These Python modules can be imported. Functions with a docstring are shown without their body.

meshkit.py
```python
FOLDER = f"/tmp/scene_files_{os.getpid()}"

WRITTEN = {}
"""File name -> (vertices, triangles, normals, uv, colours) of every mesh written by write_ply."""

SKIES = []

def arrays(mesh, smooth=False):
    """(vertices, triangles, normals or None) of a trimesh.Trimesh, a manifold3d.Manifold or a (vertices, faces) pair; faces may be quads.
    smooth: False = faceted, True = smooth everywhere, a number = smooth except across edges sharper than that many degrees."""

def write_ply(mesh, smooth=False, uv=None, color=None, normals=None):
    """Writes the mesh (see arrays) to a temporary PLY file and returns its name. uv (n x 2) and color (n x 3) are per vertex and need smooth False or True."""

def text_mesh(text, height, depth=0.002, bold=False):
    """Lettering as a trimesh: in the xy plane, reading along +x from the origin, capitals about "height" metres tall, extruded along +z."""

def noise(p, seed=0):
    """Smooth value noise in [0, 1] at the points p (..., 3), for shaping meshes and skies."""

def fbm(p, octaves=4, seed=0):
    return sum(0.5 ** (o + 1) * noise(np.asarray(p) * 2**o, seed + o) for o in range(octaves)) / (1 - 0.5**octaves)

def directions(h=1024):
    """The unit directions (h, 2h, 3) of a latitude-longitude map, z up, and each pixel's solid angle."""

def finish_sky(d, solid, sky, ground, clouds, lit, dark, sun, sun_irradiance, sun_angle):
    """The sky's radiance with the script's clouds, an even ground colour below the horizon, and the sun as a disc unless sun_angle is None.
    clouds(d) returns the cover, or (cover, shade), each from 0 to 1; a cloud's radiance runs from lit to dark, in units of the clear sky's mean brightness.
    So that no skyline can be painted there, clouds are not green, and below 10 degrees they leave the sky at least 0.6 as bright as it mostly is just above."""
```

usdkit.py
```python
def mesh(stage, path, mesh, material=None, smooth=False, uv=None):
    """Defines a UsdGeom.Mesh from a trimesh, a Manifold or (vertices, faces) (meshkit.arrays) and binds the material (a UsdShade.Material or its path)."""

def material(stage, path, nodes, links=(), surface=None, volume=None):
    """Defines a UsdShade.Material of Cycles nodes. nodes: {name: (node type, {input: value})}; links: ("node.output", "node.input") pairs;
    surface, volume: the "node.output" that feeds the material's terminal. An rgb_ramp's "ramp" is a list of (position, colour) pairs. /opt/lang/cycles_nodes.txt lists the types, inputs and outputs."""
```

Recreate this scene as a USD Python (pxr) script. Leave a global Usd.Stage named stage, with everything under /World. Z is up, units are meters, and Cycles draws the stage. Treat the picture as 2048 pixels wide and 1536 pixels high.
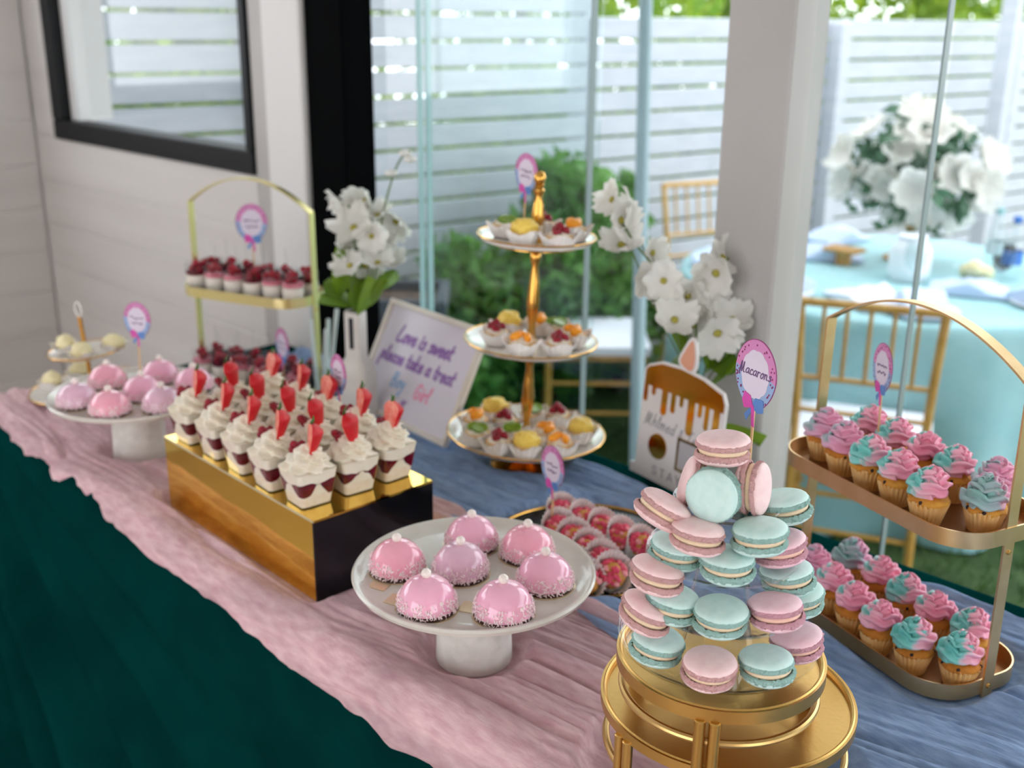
import math, random
import numpy as np, trimesh, manifold3d as m3
import usdkit, meshkit
from pxr import Usd, UsdGeom, UsdLux, UsdShade, Gf, Sdf, Vt
from shapely.geometry import Polygon, LineString, Point, box as sbox
from shapely.ops import unary_union
from shapely import affinity

stage = Usd.Stage.CreateInMemory()
UsdGeom.SetStageUpAxis(stage, UsdGeom.Tokens.z)
UsdGeom.SetStageMetersPerUnit(stage, 1.0)
UsdGeom.Xform.Define(stage, '/World')
rnd = random.Random(7); nr = np.random.RandomState(7)

# ------------------------------------------------------------------ camera, sky, sun, exposure
PITCH, ROLL, YAW, EYE = math.radians(18.45), math.radians(0.64), math.radians(45.5), 1.48
head = np.array([-math.cos(YAW), math.sin(YAW), 0.]); side = np.array([math.sin(YAW), math.cos(YAW), 0.]); zz = np.array([0, 0, 1.])
fwd = head*math.cos(PITCH) - zz*math.sin(PITCH); up0 = zz*math.cos(PITCH) + head*math.sin(PITCH)
rt = side*math.cos(ROLL) + up0*math.sin(ROLL); up = up0*math.cos(ROLL) - side*math.sin(ROLL)
cam = UsdGeom.Camera.Define(stage, '/World/camera')
M = Gf.Matrix4d(*[float(x) for v, w in ((rt, 0), (up, 0), (-fwd, 0), (np.array([0, 0, EYE]), 1)) for x in (*v, w)])
cam.AddTransformOp().Set(M)
cam.CreateHorizontalApertureAttr(36.0); cam.CreateVerticalApertureAttr(27.0)
cam.CreateFocalLengthAttr(36.0*2212/2048)
cam.CreateFStopAttr(4.6); cam.CreateFocusDistanceAttr(1.03)
cam.CreateClippingRangeAttr(Gf.Vec2f(0.05, 200))
cam.CreateExposureAttr(0.30)
dome = UsdLux.DomeLight.Define(stage, '/World/sky')
dome.CreateIntensityAttr(1.0); dome.CreateColorAttr(Gf.Vec3f(0.93, 0.96, 1.0))
sun = UsdLux.DistantLight.Define(stage, '/World/sun')
sun.CreateIntensityAttr(2.2); sun.CreateAngleAttr(0.6); sun.CreateColorAttr(Gf.Vec3f(1.0, 0.93, 0.82))
sd = np.array([0.90, -0.42, 0.95]); sd /= np.linalg.norm(sd)          # direction towards the sun
zax = sd; xax = np.cross([0, 0, 1.], zax); xax /= np.linalg.norm(xax); yax = np.cross(zax, xax)
sun.AddTransformOp().Set(Gf.Matrix4d(*[float(x) for v, w in ((xax, 0), (yax, 0), (zax, 0), (np.zeros(3), 1)) for x in (*v, w)]))

# ------------------------------------------------------------------ helpers
def col(h, g=None):
    h = h.lstrip('#'); c = [int(h[i:i+2], 16)/255 for i in (0, 2, 4)]
    return tuple(x/12.92 if x < .04045 else ((x+.055)/1.055)**2.4 for x in c)
L = {}
def mat(name, c, rough=.6, metal=0., c2=None, nscale=20., bump=0., bscale=60., spec=.5, coat=0., sheen=0., trans=0., sss=0., stretch=None, detail=3., lo=.35, hi=.65, ior=1.45, coatr=.05):
    """principled material; c2 mixes in by noise, bump adds fine relief"""
    n = {'p': ('principled_bsdf', dict(base_color=c, roughness=rough, metallic=metal, specular_ior_level=spec, coat_weight=coat, coat_roughness=coatr, sheen_weight=sheen, transmission_weight=trans, ior=ior, subsurface_weight=sss, subsurface_radius=(.006, .003, .002)))}
    k = []
    if c2 is not None or bump:
        n['tc'] = ('texture_coordinate', {})
        n['mp'] = ('mapping', dict(scale=stretch or (1., 1., 1.)))
        k.append(('tc.object', 'mp.vector'))
    if c2 is not None:
        n['n'] = ('noise_texture', dict(scale=nscale, detail=detail)); n['r'] = ('rgb_ramp', {'ramp': [(lo, c), (hi, c2)]})
        k += [('mp.vector', 'n.vector'), ('n.fac', 'r.fac'), ('r.color', 'p.base_color')]
    if bump:
        n['bn'] = ('noise_texture', dict(scale=bscale, detail=4.)); n['b'] = ('bump', dict(strength=bump, distance=.002))
        k += [('mp.vector', 'bn.vector'), ('bn.fac', 'b.height'), ('b.normal', 'p.normal')]
    L[name] = usdkit.material(stage, '/World/Looks/'+name, n, k, surface='p.BSDF'); return L[name]
def clear_mat(name, tint=(.95, .98, .98), ior=1.45, gloss=.03, boost=1.):
    """thin glass or clear plastic: see-through, with a fresnel gloss"""
    n = {'t': ('transparent_bsdf', dict(color=tint)), 'g': ('glossy_bsdf', dict(color=(1, 1, 1), roughness=gloss)), 'f': ('fresnel', dict(IOR=ior)), 'm': ('mix_closure', {}),
         'ge': ('geometry', {}), 'iv': ('math', dict(math_type='subtract', value1=1.)), 'mu': ('math', dict(math_type='multiply'))}      # only the outward side reflects
    L[name] = usdkit.material(stage, '/World/Looks/'+name, n, [('ge.backfacing', 'iv.value2'), ('iv.value', 'mu.value1'), ('f.fac', 'mu.value2'), ('mu.value', 'm.fac'), ('t.BSDF', 'm.closure1'), ('g.BSDF', 'm.closure2')], surface='m.closure'); return L[name]
def leaf_mat(name, c, c2, tr=.45, rough=.5):
    n = {'p': ('principled_bsdf', dict(base_color=c, roughness=rough)), 'tc': ('texture_coordinate', {}), 'n': ('noise_texture', dict(scale=6., detail=2.)), 'r': ('rgb_ramp', {'ramp': [(.35, c), (.65, c2)]}),
         't': ('translucent_bsdf', {}), 'm': ('mix_closure', dict(fac=tr))}
    L[name] = usdkit.material(stage, '/World/Looks/'+name, n, [('tc.object', 'n.vector'), ('n.fac', 'r.fac'), ('r.color', 'p.base_color'), ('r.color', 't.color'), ('p.BSDF', 'm.closure1'), ('t.BSDF', 'm.closure2')], surface='m.closure'); return L[name]

used = {}
def numbered(base):
    k = used.get(base, 0); used[base] = k+1
    return base if k == 0 else f'{base}_{k:03d}'
def tag(p, label=None, cat=None, group=None, kind=None):
    p = p.GetPrim() if hasattr(p, 'GetPrim') else p
    for k, v in (('label', label), ('category', cat), ('group', group), ('kind', kind)):
        if v: p.SetCustomDataByKey(k, v)
    if label and cat:
        n = len(label.split()); assert 4 <= n <= 16, (n, label)
    return p
def mtx(loc=(0, 0, 0), rz=0., tilt=None, s=1.):
    """rotation: tilt (axis, angle) first, then rz about z, then move; s is a uniform size"""
    T = np.eye(4)
    if tilt is not None: T = trimesh.transformations.rotation_matrix(tilt[1], tilt[0])
    T = trimesh.transformations.rotation_matrix(rz, [0, 0, 1]) @ T
    T[:3, :3] *= s; T[:3, 3] = loc
    return Gf.Matrix4d(*[float(x) for x in T.T.ravel()])
def thing(name, label, cat, loc=(0, 0, 0), rz=0., group=None, tilt=None, s=1., kind=None):
    x = UsdGeom.Xform.Define(stage, '/World/'+numbered(name)); x.AddTransformOp().Set(mtx(loc, rz, tilt, s))
    tag(x, label, cat, group, kind); return x.GetPrim()
def part(parent, name, m, material, smooth=30, label=None, kind=None, prim=None):
    base = (parent.GetPath().pathString if parent is not None else '/World')+'/'
    nm = base+name
    k = used.get(nm, 0); used[nm] = k+1
    if parent is None: nm = '/World/'+numbered(name)
    elif k: nm = f'{nm}_{k:03d}'
    g = usdkit.mesh(stage, nm, m, L[material] if isinstance(material, str) else material, smooth=smooth)
    if prim is not None:
        for pn, (vals, ty) in prim.items():
            pv = UsdGeom.PrimvarsAPI(g).CreatePrimvar(pn, ty, 'vertex')
            pv.Set(Vt.FloatArray.FromNumpy(np.asarray(vals, np.float32)) if ty == Sdf.ValueTypeNames.FloatArray else Vt.Vec3fArray.FromNumpy(np.asarray(vals, np.float32)))
    tag(g, label=label, kind=kind); return g.GetPrim()
def solo(name, m, material, label, cat, smooth=30, group=None, kind=None):
    return tag(part(None, name, m, material, smooth), label, cat, group, kind)
def struct(name, m=None, material=None, smooth=30):
    if m is None:
        x = UsdGeom.Xform.Define(stage, '/World/'+numbered(name)); return tag(x, kind='structure')
    return tag(part(None, name, m, material, smooth), kind='structure')
def copy(first, loc, rz=0., label=None, group=None, tilt=None, s=1.):
    base = first.GetName().rstrip('0123456789').rstrip('_')
    r = UsdGeom.Xform.Define(stage, '/World/'+numbered(base)); r.AddTransformOp().Set(mtx(loc, rz, tilt, s))
    was = first.GetCustomData(); p = r.GetPrim()
    p.GetReferences().AddInternalReference(first.GetPath()); p.SetInstanceable(True)
    tag(p, label or was['label'], was['category'], group or was.get('group')); return p

def cat_(*ms):
    ms = [m for m in ms if m is not None]
    return trimesh.util.concatenate([trimesh.Trimesh(m.vertices, m.faces, process=False) for m in ms])
def mv(m, loc=(0, 0, 0), rz=0., tilt=None, s=None):
    m = m.copy()
    if s is not None: m.vertices = m.vertices*np.asarray(s)
    if tilt is not None: m.apply_transform(trimesh.transformations.rotation_matrix(tilt[1], tilt[0]))
    if rz: m.apply_transform(trimesh.transformations.rotation_matrix(rz, [0, 0, 1]))
    m.apply_translation(loc); return m
def bx(x0, x1, y0, y1, z0, z1, c=0.):
    if c <= 0:
        m = trimesh.creation.box((x1-x0, y1-y0, z1-z0)); m.apply_translation(((x0+x1)/2, (y0+y1)/2, (z0+z1)/2)); return m
    P = []
    for sx in (0, 1):
        for sy in (0, 1):
            for sz in (0, 1):
                b = np.array([(x0, x1)[sx], (y0, y1)[sy], (z0, z1)[sz]]); d = np.array([1-2*sx, 1-2*sy, 1-2*sz])*c
                for a in range(3):
                    o = d.copy(); o[a] = 0; P.append(b+o)
    return trimesh.convex.convex_hull(np.array(P))
def lathe(prof, n=48, cap=True):
    """prof: (r, z) from bottom to top"""
    p = np.array(prof, float); a = np.linspace(0, 2*np.pi, n, endpoint=False)
    V = np.stack([p[:, None, 0]*np.cos(a), p[:, None, 0]*np.sin(a), np.repeat(p[:, 1:2], n, 1)], -1).reshape(-1, 3)
    F = []
    j = np.arange(n); k = (j+1) % n
    for i in range(len(p)-1):
        a0, a1, b0, b1 = i*n+j, i*n+k, (i+1)*n+j, (i+1)*n+k
        F += [np.c_[a0, a1, b1], np.c_[a0, b1, b0]]
    return trimesh.Trimesh(V, np.vstack(F), process=False)
def frames(P, closed=False):
    P = np.asarray(P, float); n = len(P)
    T = np.roll(P, -1, 0)-np.roll(P, 1, 0)
    if not closed: T[0] = P[1]-P[0]; T[-1] = P[-1]-P[-2]
    T /= np.linalg.norm(T, axis=1, keepdims=True)
    u = np.cross(T[0], [0, 0, 1.]);
    if np.linalg.norm(u) < .1: u = np.cross(T[0], [1., 0, 0])
    u /= np.linalg.norm(u); U = [u]
    for i in range(1, n):
        u = U[-1]-T[i]*(U[-1] @ T[i]); U.append(u/np.linalg.norm(u))
    U = np.array(U); return P, T, U, np.cross(T, U)
def sweep(P, sec, closed=False, scale=None, twist=None, caps=True):
    """sweep the closed section sec (k x 2) along P"""
    P, T, U, W = frames(P, closed); sec = np.asarray(sec, float); k = len(sec); n = len(P)
    sc = np.ones(n) if scale is None else np.broadcast_to(scale, n)
    tw = np.zeros(n) if twist is None else np.asarray(twist)
    c, s = np.cos(tw)[:, None], np.sin(tw)[:, None]
    a = (sec[None, :, 0]*c-sec[None, :, 1]*s)*sc[:, None]; b = (sec[None, :, 0]*s+sec[None, :, 1]*c)*sc[:, None]
    V = (P[:, None]+a[..., None]*U[:, None]+b[..., None]*W[:, None]).reshape(-1, 3)
    F = []; j = np.arange(k); q = (j+1) % k
    for i in range(n if closed else n-1):
        o, o2 = i*k, ((i+1) % n)*k
        F += [np.c_[o+j, o2+q, o+q], np.c_[o+j, o2+j, o2+q]]
    if caps and not closed:
        V = np.vstack([V, P[0], P[-1]]); e = (n-1)*k
        F += [np.c_[np.full(k, n*k), j, q], np.c_[np.full(k, n*k+1), e+q, e+j]]
    m = trimesh.Trimesh(V, np.vstack(F), process=False); return m
def circ(r, n=10): a = np.linspace(0, 2*np.pi, n, endpoint=False); return np.c_[r*np.cos(a), r*np.sin(a)]
def tube(P, r, n=10, closed=False, scale=None): return sweep(P, circ(r, n), closed, scale)
def cyl(r, z0, z1, n=24, c=0.0):
    if c: return lathe([(0, z0), (r-c, z0), (r, z0+c), (r, z1-c), (r-c, z1), (0, z1)], n)
    return lathe([(0, z0), (r, z0), (r, z1), (0, z1)], n)
def smooth_path(P, n=8, closed=False):
    """Catmull-Rom through the points"""
    P = np.asarray(P, float); N = len(P); out = []
    for i in range(N if closed else N-1):
        g = (lambda k: P[k % N]) if closed else (lambda k: P[min(max(k, 0), N-1)])
        a, b, c, d = g(i-1), g(i), g(i+1), g(i+2)
        for t in np.linspace(0, 1, n, endpoint=False):
            out.append(.5*((2*b)+(c-a)*t+(2*a-5*b+4*c-d)*t*t+(3*b-a-3*c+d)*t**3))
    if not closed: out.append(P[-1])
    return np.array(out)
def ext(poly, h):
    gs = [g for g in getattr(poly, 'geoms', [poly]) if g.area > 1e-9]
    return trimesh.util.concatenate([trimesh.creation.extrude_polygon(g, h, engine='earcut') for g in gs])
def grid(X, Y, Z):
    """surface from 2-d arrays"""
    h, w = X.shape; V = np.stack([X, Y, Z], -1).reshape(-1, 3); i = np.arange(h*w).reshape(h, w)
    a, b, c, d = i[:-1, :-1].ravel(), i[:-1, 1:].ravel(), i[1:, 1:].ravel(), i[1:, :-1].ravel()
    return trimesh.Trimesh(V, np.vstack([np.c_[a, b, c], np.c_[a, c, d]]), process=False)
def blob(r, seed, amp=.25, sub=2, freq=2., s=(1, 1, 1)):
    m = trimesh.creation.icosphere(sub, 1.); v = m.vertices
    v = v*(1+amp*(2*meshkit.noise(v*freq+seed*7.3, seed)-1))[:, None]
    return trimesh.Trimesh(v*r*np.asarray(s), m.faces, process=False)
ORD = ['first', 'second', 'third', 'fourth', 'fifth', 'sixth', 'seventh', 'eighth', 'ninth']
# ------------------------------------------------------------------ materials of the place
mat('white_paint', col('#dcdad8'), .55, bump=.15, bscale=40)
mat('shiplap', col('#d3ceca'), .5, c2=col('#ccc6c2'), nscale=3, bump=.12, bscale=30, stretch=(.3, .3, 4))
mat('post_black', col('#040506'), .85, spec=.04)
mat('black_frame', col('#07090c'), .5, spec=.3)
mat('column_paint', col('#b5b1ae'), .5, c2=col('#aeaaa6'), nscale=4)
mat('floor_tile', col('#c9b3a6'), .5, c2=col('#bfa79a'), nscale=4)
mat('ceiling_white', col('#e6e4e2'), .7)
mat('fence_white', col('#c2c6ce'), .5, c2=col('#b7bcc5'), nscale=5, stretch=(1, 1, 6))
mat('grass_soil', col('#43592e'), .9, c2=col('#344824'), nscale=9)
leaf_mat('grass_blade', col('#55783a'), col('#3d5f2c'), .3)
leaf_mat('bush_leaf', col('#6aa044'), col('#3f7a30'), .4)
leaf_mat('tree_leaf', col('#a9bf3c'), col('#6f9a30'), .55)
mat('bark', col('#5b4a3c'), .9, c2=col('#3b3029'), nscale=30, bump=.6)
mat('planter_grey', col('#3f474f'), .7, bump=.2)
clear_mat('pane_glass', (.95, .965, .97), 1.45, .0)
clear_mat('pane_tint', (.93, .965, .965), 1.45, .0)
mat('glass_edge', col('#a3c2c4'), .25)
mat('pole_grey', col('#9fb9c2'), .4)
mat('seal_dark', col('#8b9c9d'), .4)

# ------------------------------------------------------------------ room shell
WY, WT = 1.43, .12                       # face and thickness of the window wall
WLX = -3.46                              # face of the side wall
struct('floor', bx(-3.7, 3.7, -3.3, 1.62, -.12, 0), 'floor_tile', smooth=False)
struct('ceiling', bx(-3.7, 3.7, -3.3, 3.15, 2.7, 2.85), 'ceiling_white', smooth=False)
# window wall: boards run along x; below the window, above it
w = struct('wall_back'); 
part(w, 'backing', cat_(bx(WLX-.1, -2.17, WY+.004, WY+WT, 0, 1.13), bx(WLX-.1, -2.17, WY+.004, WY+WT, 2.25, 2.7), bx(WLX-.1, -3.30, WY+.02, WY+WT, 1.13, 2.25)), 'white_paint', False)
bh = .132
for k in range(9):
    z1 = 1.12-k*bh; z0 = max(z1-bh+.0016, 0.0)
    if z1 > .01: part(w, 'plank', bx(WLX+.003, -2.245, WY, WY+.022, z0, z1, .003), 'shiplap', False)
for k in range(4): part(w, 'plank', bx(WLX+.003, -2.245, WY, WY+.022, 2.25+k*bh*.85, 2.25+(k+1)*bh*.85-.004, .003), 'shiplap', False)
part(w, 'corner_board', bx(WLX+.003, -3.305, WY, WY+.022, 1.124, 2.245, .003), 'shiplap', False)
part(w, 'end_board', bx(-2.240, -2.168, WY-.004, WY+.11, 0, 2.7, .003), 'column_paint', False)
struct('trim_1', bx(-2.165, -2.022, WY-.02, WY+.1, 0, 2.7, .004), 'white_paint', False)
def window(n, x0, x1, z0, z1, y0, fw=.055, dep=.07):
    """frame and pane in the plane y = y0; x0, x1, z0, z1 outer frame"""
    t = struct(n)
    part(t, 'frame', bx(x0, x1, y0, y0+dep, z0, z0+fw, .004), 'black_frame', False)
    part(t, 'frame', bx(x0, x1, y0, y0+dep, z1-fw, z1, .004), 'black_frame', False)
    part(t, 'frame', bx(x0, x0+fw, y0, y0+dep, z0+fw, z1-fw, .004), 'black_frame', False)
    part(t, 'frame', bx(x1-fw*.5, x1, y0, y0+dep, z0+fw, z1-fw, .004), 'black_frame', False)
    part(t, 'reveal', bx(x0+fw, x0+fw+.045, y0+dep*.5, y0+WT+.02, z0+fw, z1-fw), 'white_paint', False)
    part(t, 'pane', bx(x0+fw+.045, x1-fw*.5, y0+dep*.45, y0+dep*.45+.006, z0+fw, z1-fw), 'pane_glass', False)
    return t
window('window_1', -3.30, -2.243, 1.12, 2.25, WY-.012)
# side wall, boards run along y, with a window of its own
w = struct('wall_left')
part(w, 'backing', cat_(bx(WLX-.12, WLX-.004, -3.2, WY, 0, 1.165), bx(WLX-.12, WLX-.02, -3.2, WY, 2.25, 2.7), bx(WLX-.12, WLX-.02, 1.285, WY, 1.165, 2.25), bx(WLX-.12, WLX-.02, -3.2, -1.0, 1.165, 2.25)), 'white_paint', False)
for k in range(9):
    z1 = 1.16-k*bh; z0 = max(z1-bh+.0016, 0.0)
    if z1 > .01: part(w, 'plank', bx(WLX-.02, WLX, -3.2, WY, z0, z1, .003), 'shiplap', False)
for k in range(4): part(w, 'plank', bx(WLX-.02, WLX, -3.2, WY, 2.25+k*bh*.85, 2.25+(k+1)*bh*.85-.004, .003), 'shiplap', False)
part(w, 'corner_board', bx(WLX-.02, WLX, 1.285, WY-.002, 1.164, 2.245, .003), 'shiplap', False)
t = struct('window_2'); y0, y1, z0, z1, fw = .20, 1.285, 1.165, 2.245, .085
for a in ((y0, y1, z0, z0+fw), (y0, y1, z1-fw, z1), (y0, y0+fw, z0+fw, z1-fw), (y1-fw, y1, z0+fw, z1-fw)):
    part(t, 'frame', bx(WLX-.06, WLX+.012, a[0], a[1], a[2], a[3], .004), 'black_frame', False)
part(t, 'pane', bx(WLX-.03, WLX-.024, y0+fw, y1-fw, z0+fw, z1-fw), 'pane_glass', False)
# black post, column, frameless glass panels
struct('trim_2', bx(-2.018, -1.888, WY-.01, WY+.07, 0, 2.7, .004), 'post_black', False)
struct('column', bx(-.975, -.862, 1.435, 1.53, 0, 2.7, .004), 'column_paint', False)
gl = [(-1.885, -1.722, 'pane_glass'), (-1.715, -1.272, 'pane_tint'), (-1.265, -.985, 'pane_glass'), (-.855, -.662, 'pane_glass'), (-.652, .30, 'pane_glass'), (.31, 1.2, 'pane_glass')]
for i, (a, b, m_) in enumerate(gl):
    t = struct(f'window_{i+3}')
    part(t, 'pane', bx(a, b, 1.478, 1.488, .02, 2.68), m_, False)
    part(t, 'edge', bx(b-.0025, b+.0005, 1.476, 1.490, .02, 2.68), 'seal_dark' if i in (1, 3) else 'glass_edge', False)
t = struct('window_9'); part(t, 'pane', bx(-1.73, -1.28, 1.508, 1.518, .02, 2.68), 'pane_tint', False); part(t, 'edge', bx(-1.734, -1.7295, 1.506, 1.520, .02, 2.68), 'glass_edge', False)
struct('trim_3', bx(-1.888, 3.6, 1.46, 1.52, -.01, .02), 'white_paint', False)

# the rest of the room behind the camera: walls with wide openings to the open air
w = struct('wall_front'); part(w, 'panel', bx(-3.7, -1.9, -3.3, -3.2, 0, 2.7), 'shiplap', False); part(w, 'panel', bx(.9, 3.7, -3.3, -3.2, 0, 2.7), 'shiplap', False); part(w, 'header', bx(-1.9, .9, -3.3, -3.2, 2.15, 2.7), 'shiplap', False)
w = struct('wall_right'); part(w, 'panel', bx(3.6, 3.7, -3.2, -1.7, 0, 2.7), 'shiplap', False); part(w, 'panel', bx(3.6, 3.7, .7, 1.6, 0, 2.7), 'shiplap', False); part(w, 'header', bx(3.6, 3.7, -1.7, .7, 2.15, 2.7), 'shiplap', False)
# ------------------------------------------------------------------ garden: ground, fence, planting
GZ = -.18
struct('ground', bx(-14, 10, 1.62, 26, -.4, GZ), 'grass_soil', False)
n = 26000; gx = nr.uniform(-3.4, .6, n); gy = 1.7+nr.rand(n)**1.4*5.0; a = nr.uniform(0, 6.28, n); hh = nr.uniform(.025, .055, n); ln = nr.normal(0, .015, (n, 2))
B = np.c_[gx, gy, np.full(n, GZ)]; d = np.c_[np.cos(a), np.sin(a), 0*a]*.004; tp = B+np.c_[ln, hh]
V = np.stack([B-d, B+d, tp], 1).reshape(-1, 3)
solo('grass', trimesh.Trimesh(V, np.arange(3*n).reshape(-1, 3), process=False), 'grass_blade', 'short green lawn grass between the glass wall and the fence', 'grass', False, kind='stuff')

fd = np.array([.175, .985, 0]); fo = np.array([-3.82, 1.5, 0]); fa = math.atan2(fd[1], fd[0])
fence = thing('slat_fence', 'white horizontal slat fence running along the garden behind the bushes', 'fence', tuple(fo), fa)
cuts = [-.3, .9, 2.46, 4.1, 5.75, 7.6, 9.5]
for i in range(6):
    s0, s1 = cuts[i], cuts[i+1]; top = 1.475 if i >= 2 else 1.69
    k = 0
    while top-k*.107 > -.05:
        z1 = top-k*.107; part(fence, 'slat', bx(s0+.012, s1-.012, -.012, .012, z1-.093, z1, .004), 'fence_white', False); k += 1
for i, s in enumerate(cuts): part(fence, 'post', bx(s-.04, s+.04, -.10, -.014, GZ, 1.46 if i > 2 else 1.70, .005), 'fence_white', False) if i != 2 else part(fence, 'post', bx(s-.045, s+.045, .014, .10, GZ, 1.70, .005), 'fence_white', False)
def leaves(n, f, lo, hi, seed, wide=.5):
    """n leaf quads scattered by f(rs) -> (points, outward)"""
    rs = np.random.RandomState(seed); P = f(rs, n)
    d = rs.normal(size=(n, 3)); d /= np.linalg.norm(d, axis=1, keepdims=True); e = np.cross(d, rs.normal(size=(n, 3))); e /= np.linalg.norm(e, axis=1, keepdims=True)
    l = rs.uniform(lo, hi, (n, 1)); V = np.stack([P-d*l/2, P+e*l*wide/2, P+d*l/2, P-e*l*wide/2], 1).reshape(-1, 3); i = np.arange(n)*4
    return trimesh.Trimesh(V, np.vstack([np.c_[i, i+1, i+2], np.c_[i, i+2, i+3]]), process=False)
def puff(lumps):
    def f(rs, n):
        L_ = np.array(lumps, float); wgt = L_[:, 3]**2; k = rs.choice(len(L_), n, p=wgt/wgt.sum())
        d = rs.normal(size=(n, 3)); d /= np.linalg.norm(d, axis=1, keepdims=True)
        return L_[k, :3]+d*(L_[k, 3]*rs.uniform(.55, 1.08, n))[:, None]*np.array([1, 1, 1.05])
    return f
def bush(loc, lumps, n, label, seed, lf=(.05, .1), m_='bush_leaf', name='garden_bush', cat='bush', group='green bushes along the fence', trunk=.02):
    t = thing(name, label, cat, loc, 0, group)
    part(t, 'foliage', leaves(n, puff(lumps), lf[0], lf[1], seed), m_, False)
    rs = np.random.RandomState(seed)
    for q in range(4):
        l = lumps[q % len(lumps)]; e = np.array(l[:3]); part(t, 'stem', tube(smooth_path([(rs.normal(0, .04), rs.normal(0, .04), 0), e*[.5, .5, .55]+rs.normal(0, .03, 3), e], 5), trunk, 6, scale=np.linspace(1, .4, 11)), 'bark')
    return t
bush((-3.13, 2.88, GZ), [(0, 0, .35, .24), (-.03, .18, .30, .26), (.05, -.15, .30, .24), (0, .05, .60, .20), (.02, .2, .55, .16), (0, -.05, .72, .12)], 2600, 'low dark bush just behind the grey planter', 3)
bush((-3.02, 3.33, GZ), [(0, 0, .40, .27), (-.02, .15, .75, .22), (.02, -.1, .72, .22), (0, .05, .95, .17), (0, .22, .5, .25), (0, -.05, 1.03, .1), (0, .2, .95, .12)], 3200, 'tall leafy bush behind the three-tier pastry stand', 4)
bush((-3.12, 3.86, GZ), [(0, 0, .30, .22), (0, .08, .50, .2), (0, -.1, .55, .18), (0, 0, .75, .14), (.03, 0, .95, .06)], 1800, 'bush with pale blossoms by the sunlit fence', 5)
fl = [(rnd.uniform(-.15, .2), rnd.uniform(-.15, .15), rnd.uniform(.75, 1.05)) for _ in range(16)]
# planter box behind the glass
t = thing('planter_box', 'dark slate grey planter box outside the glass', 'planter', (-2.46, 2.03, GZ), math.radians(45))
part(t, 'box', cat_(bx(-.13, .13, -.13, .13, 0, .84, .006)), 'planter_grey', False)
part(t, 'rim', cat_(bx(-.14, .14, -.14, -.11, .84, .89, .004), bx(-.14, .14, .11, .14, .84, .89, .004), bx(-.14, -.11, -.11, .11, .84, .89, .004), bx(.11, .14, -.11, .11, .84, .89, .004)), 'planter_grey', False)
part(t, 'soil', bx(-.11, .11, -.11, .11, .83, .862), 'bark', False)
# marquee poles
t = thing('marquee_pole', 'pale blue-grey marquee pole leaning on the lawn', 'pole', (0, 0, 0))
part(t, 'shaft', tube([(-1.73, 2.27, GZ), (-1.80, 2.24, .62), (-1.976, 2.512, 1.60), (-2.1, 2.7, 2.1)][0:1]+[(-1.976, 2.512, 1.522), (-2.05, 2.62, 1.9)], .019, 12), 'pole_grey')
part(t, 'foot_plate', cyl(.06, 0, .012, 20).apply_translation((-1.73, 2.27, GZ)), 'pole_grey')
t = thing('marquee_pole', 'white marquee leg in front of the fence beyond the guest table', 'pole', (-2.58, 6.55, GZ))
part(t, 'leg', bx(-.045, .045, -.045, .045, 0, 2.6, .006), 'fence_white', False)
part(t, 'foot_plate', bx(-.09, .09, -.09, .09, 0, .012), 'fence_white', False)
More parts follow.
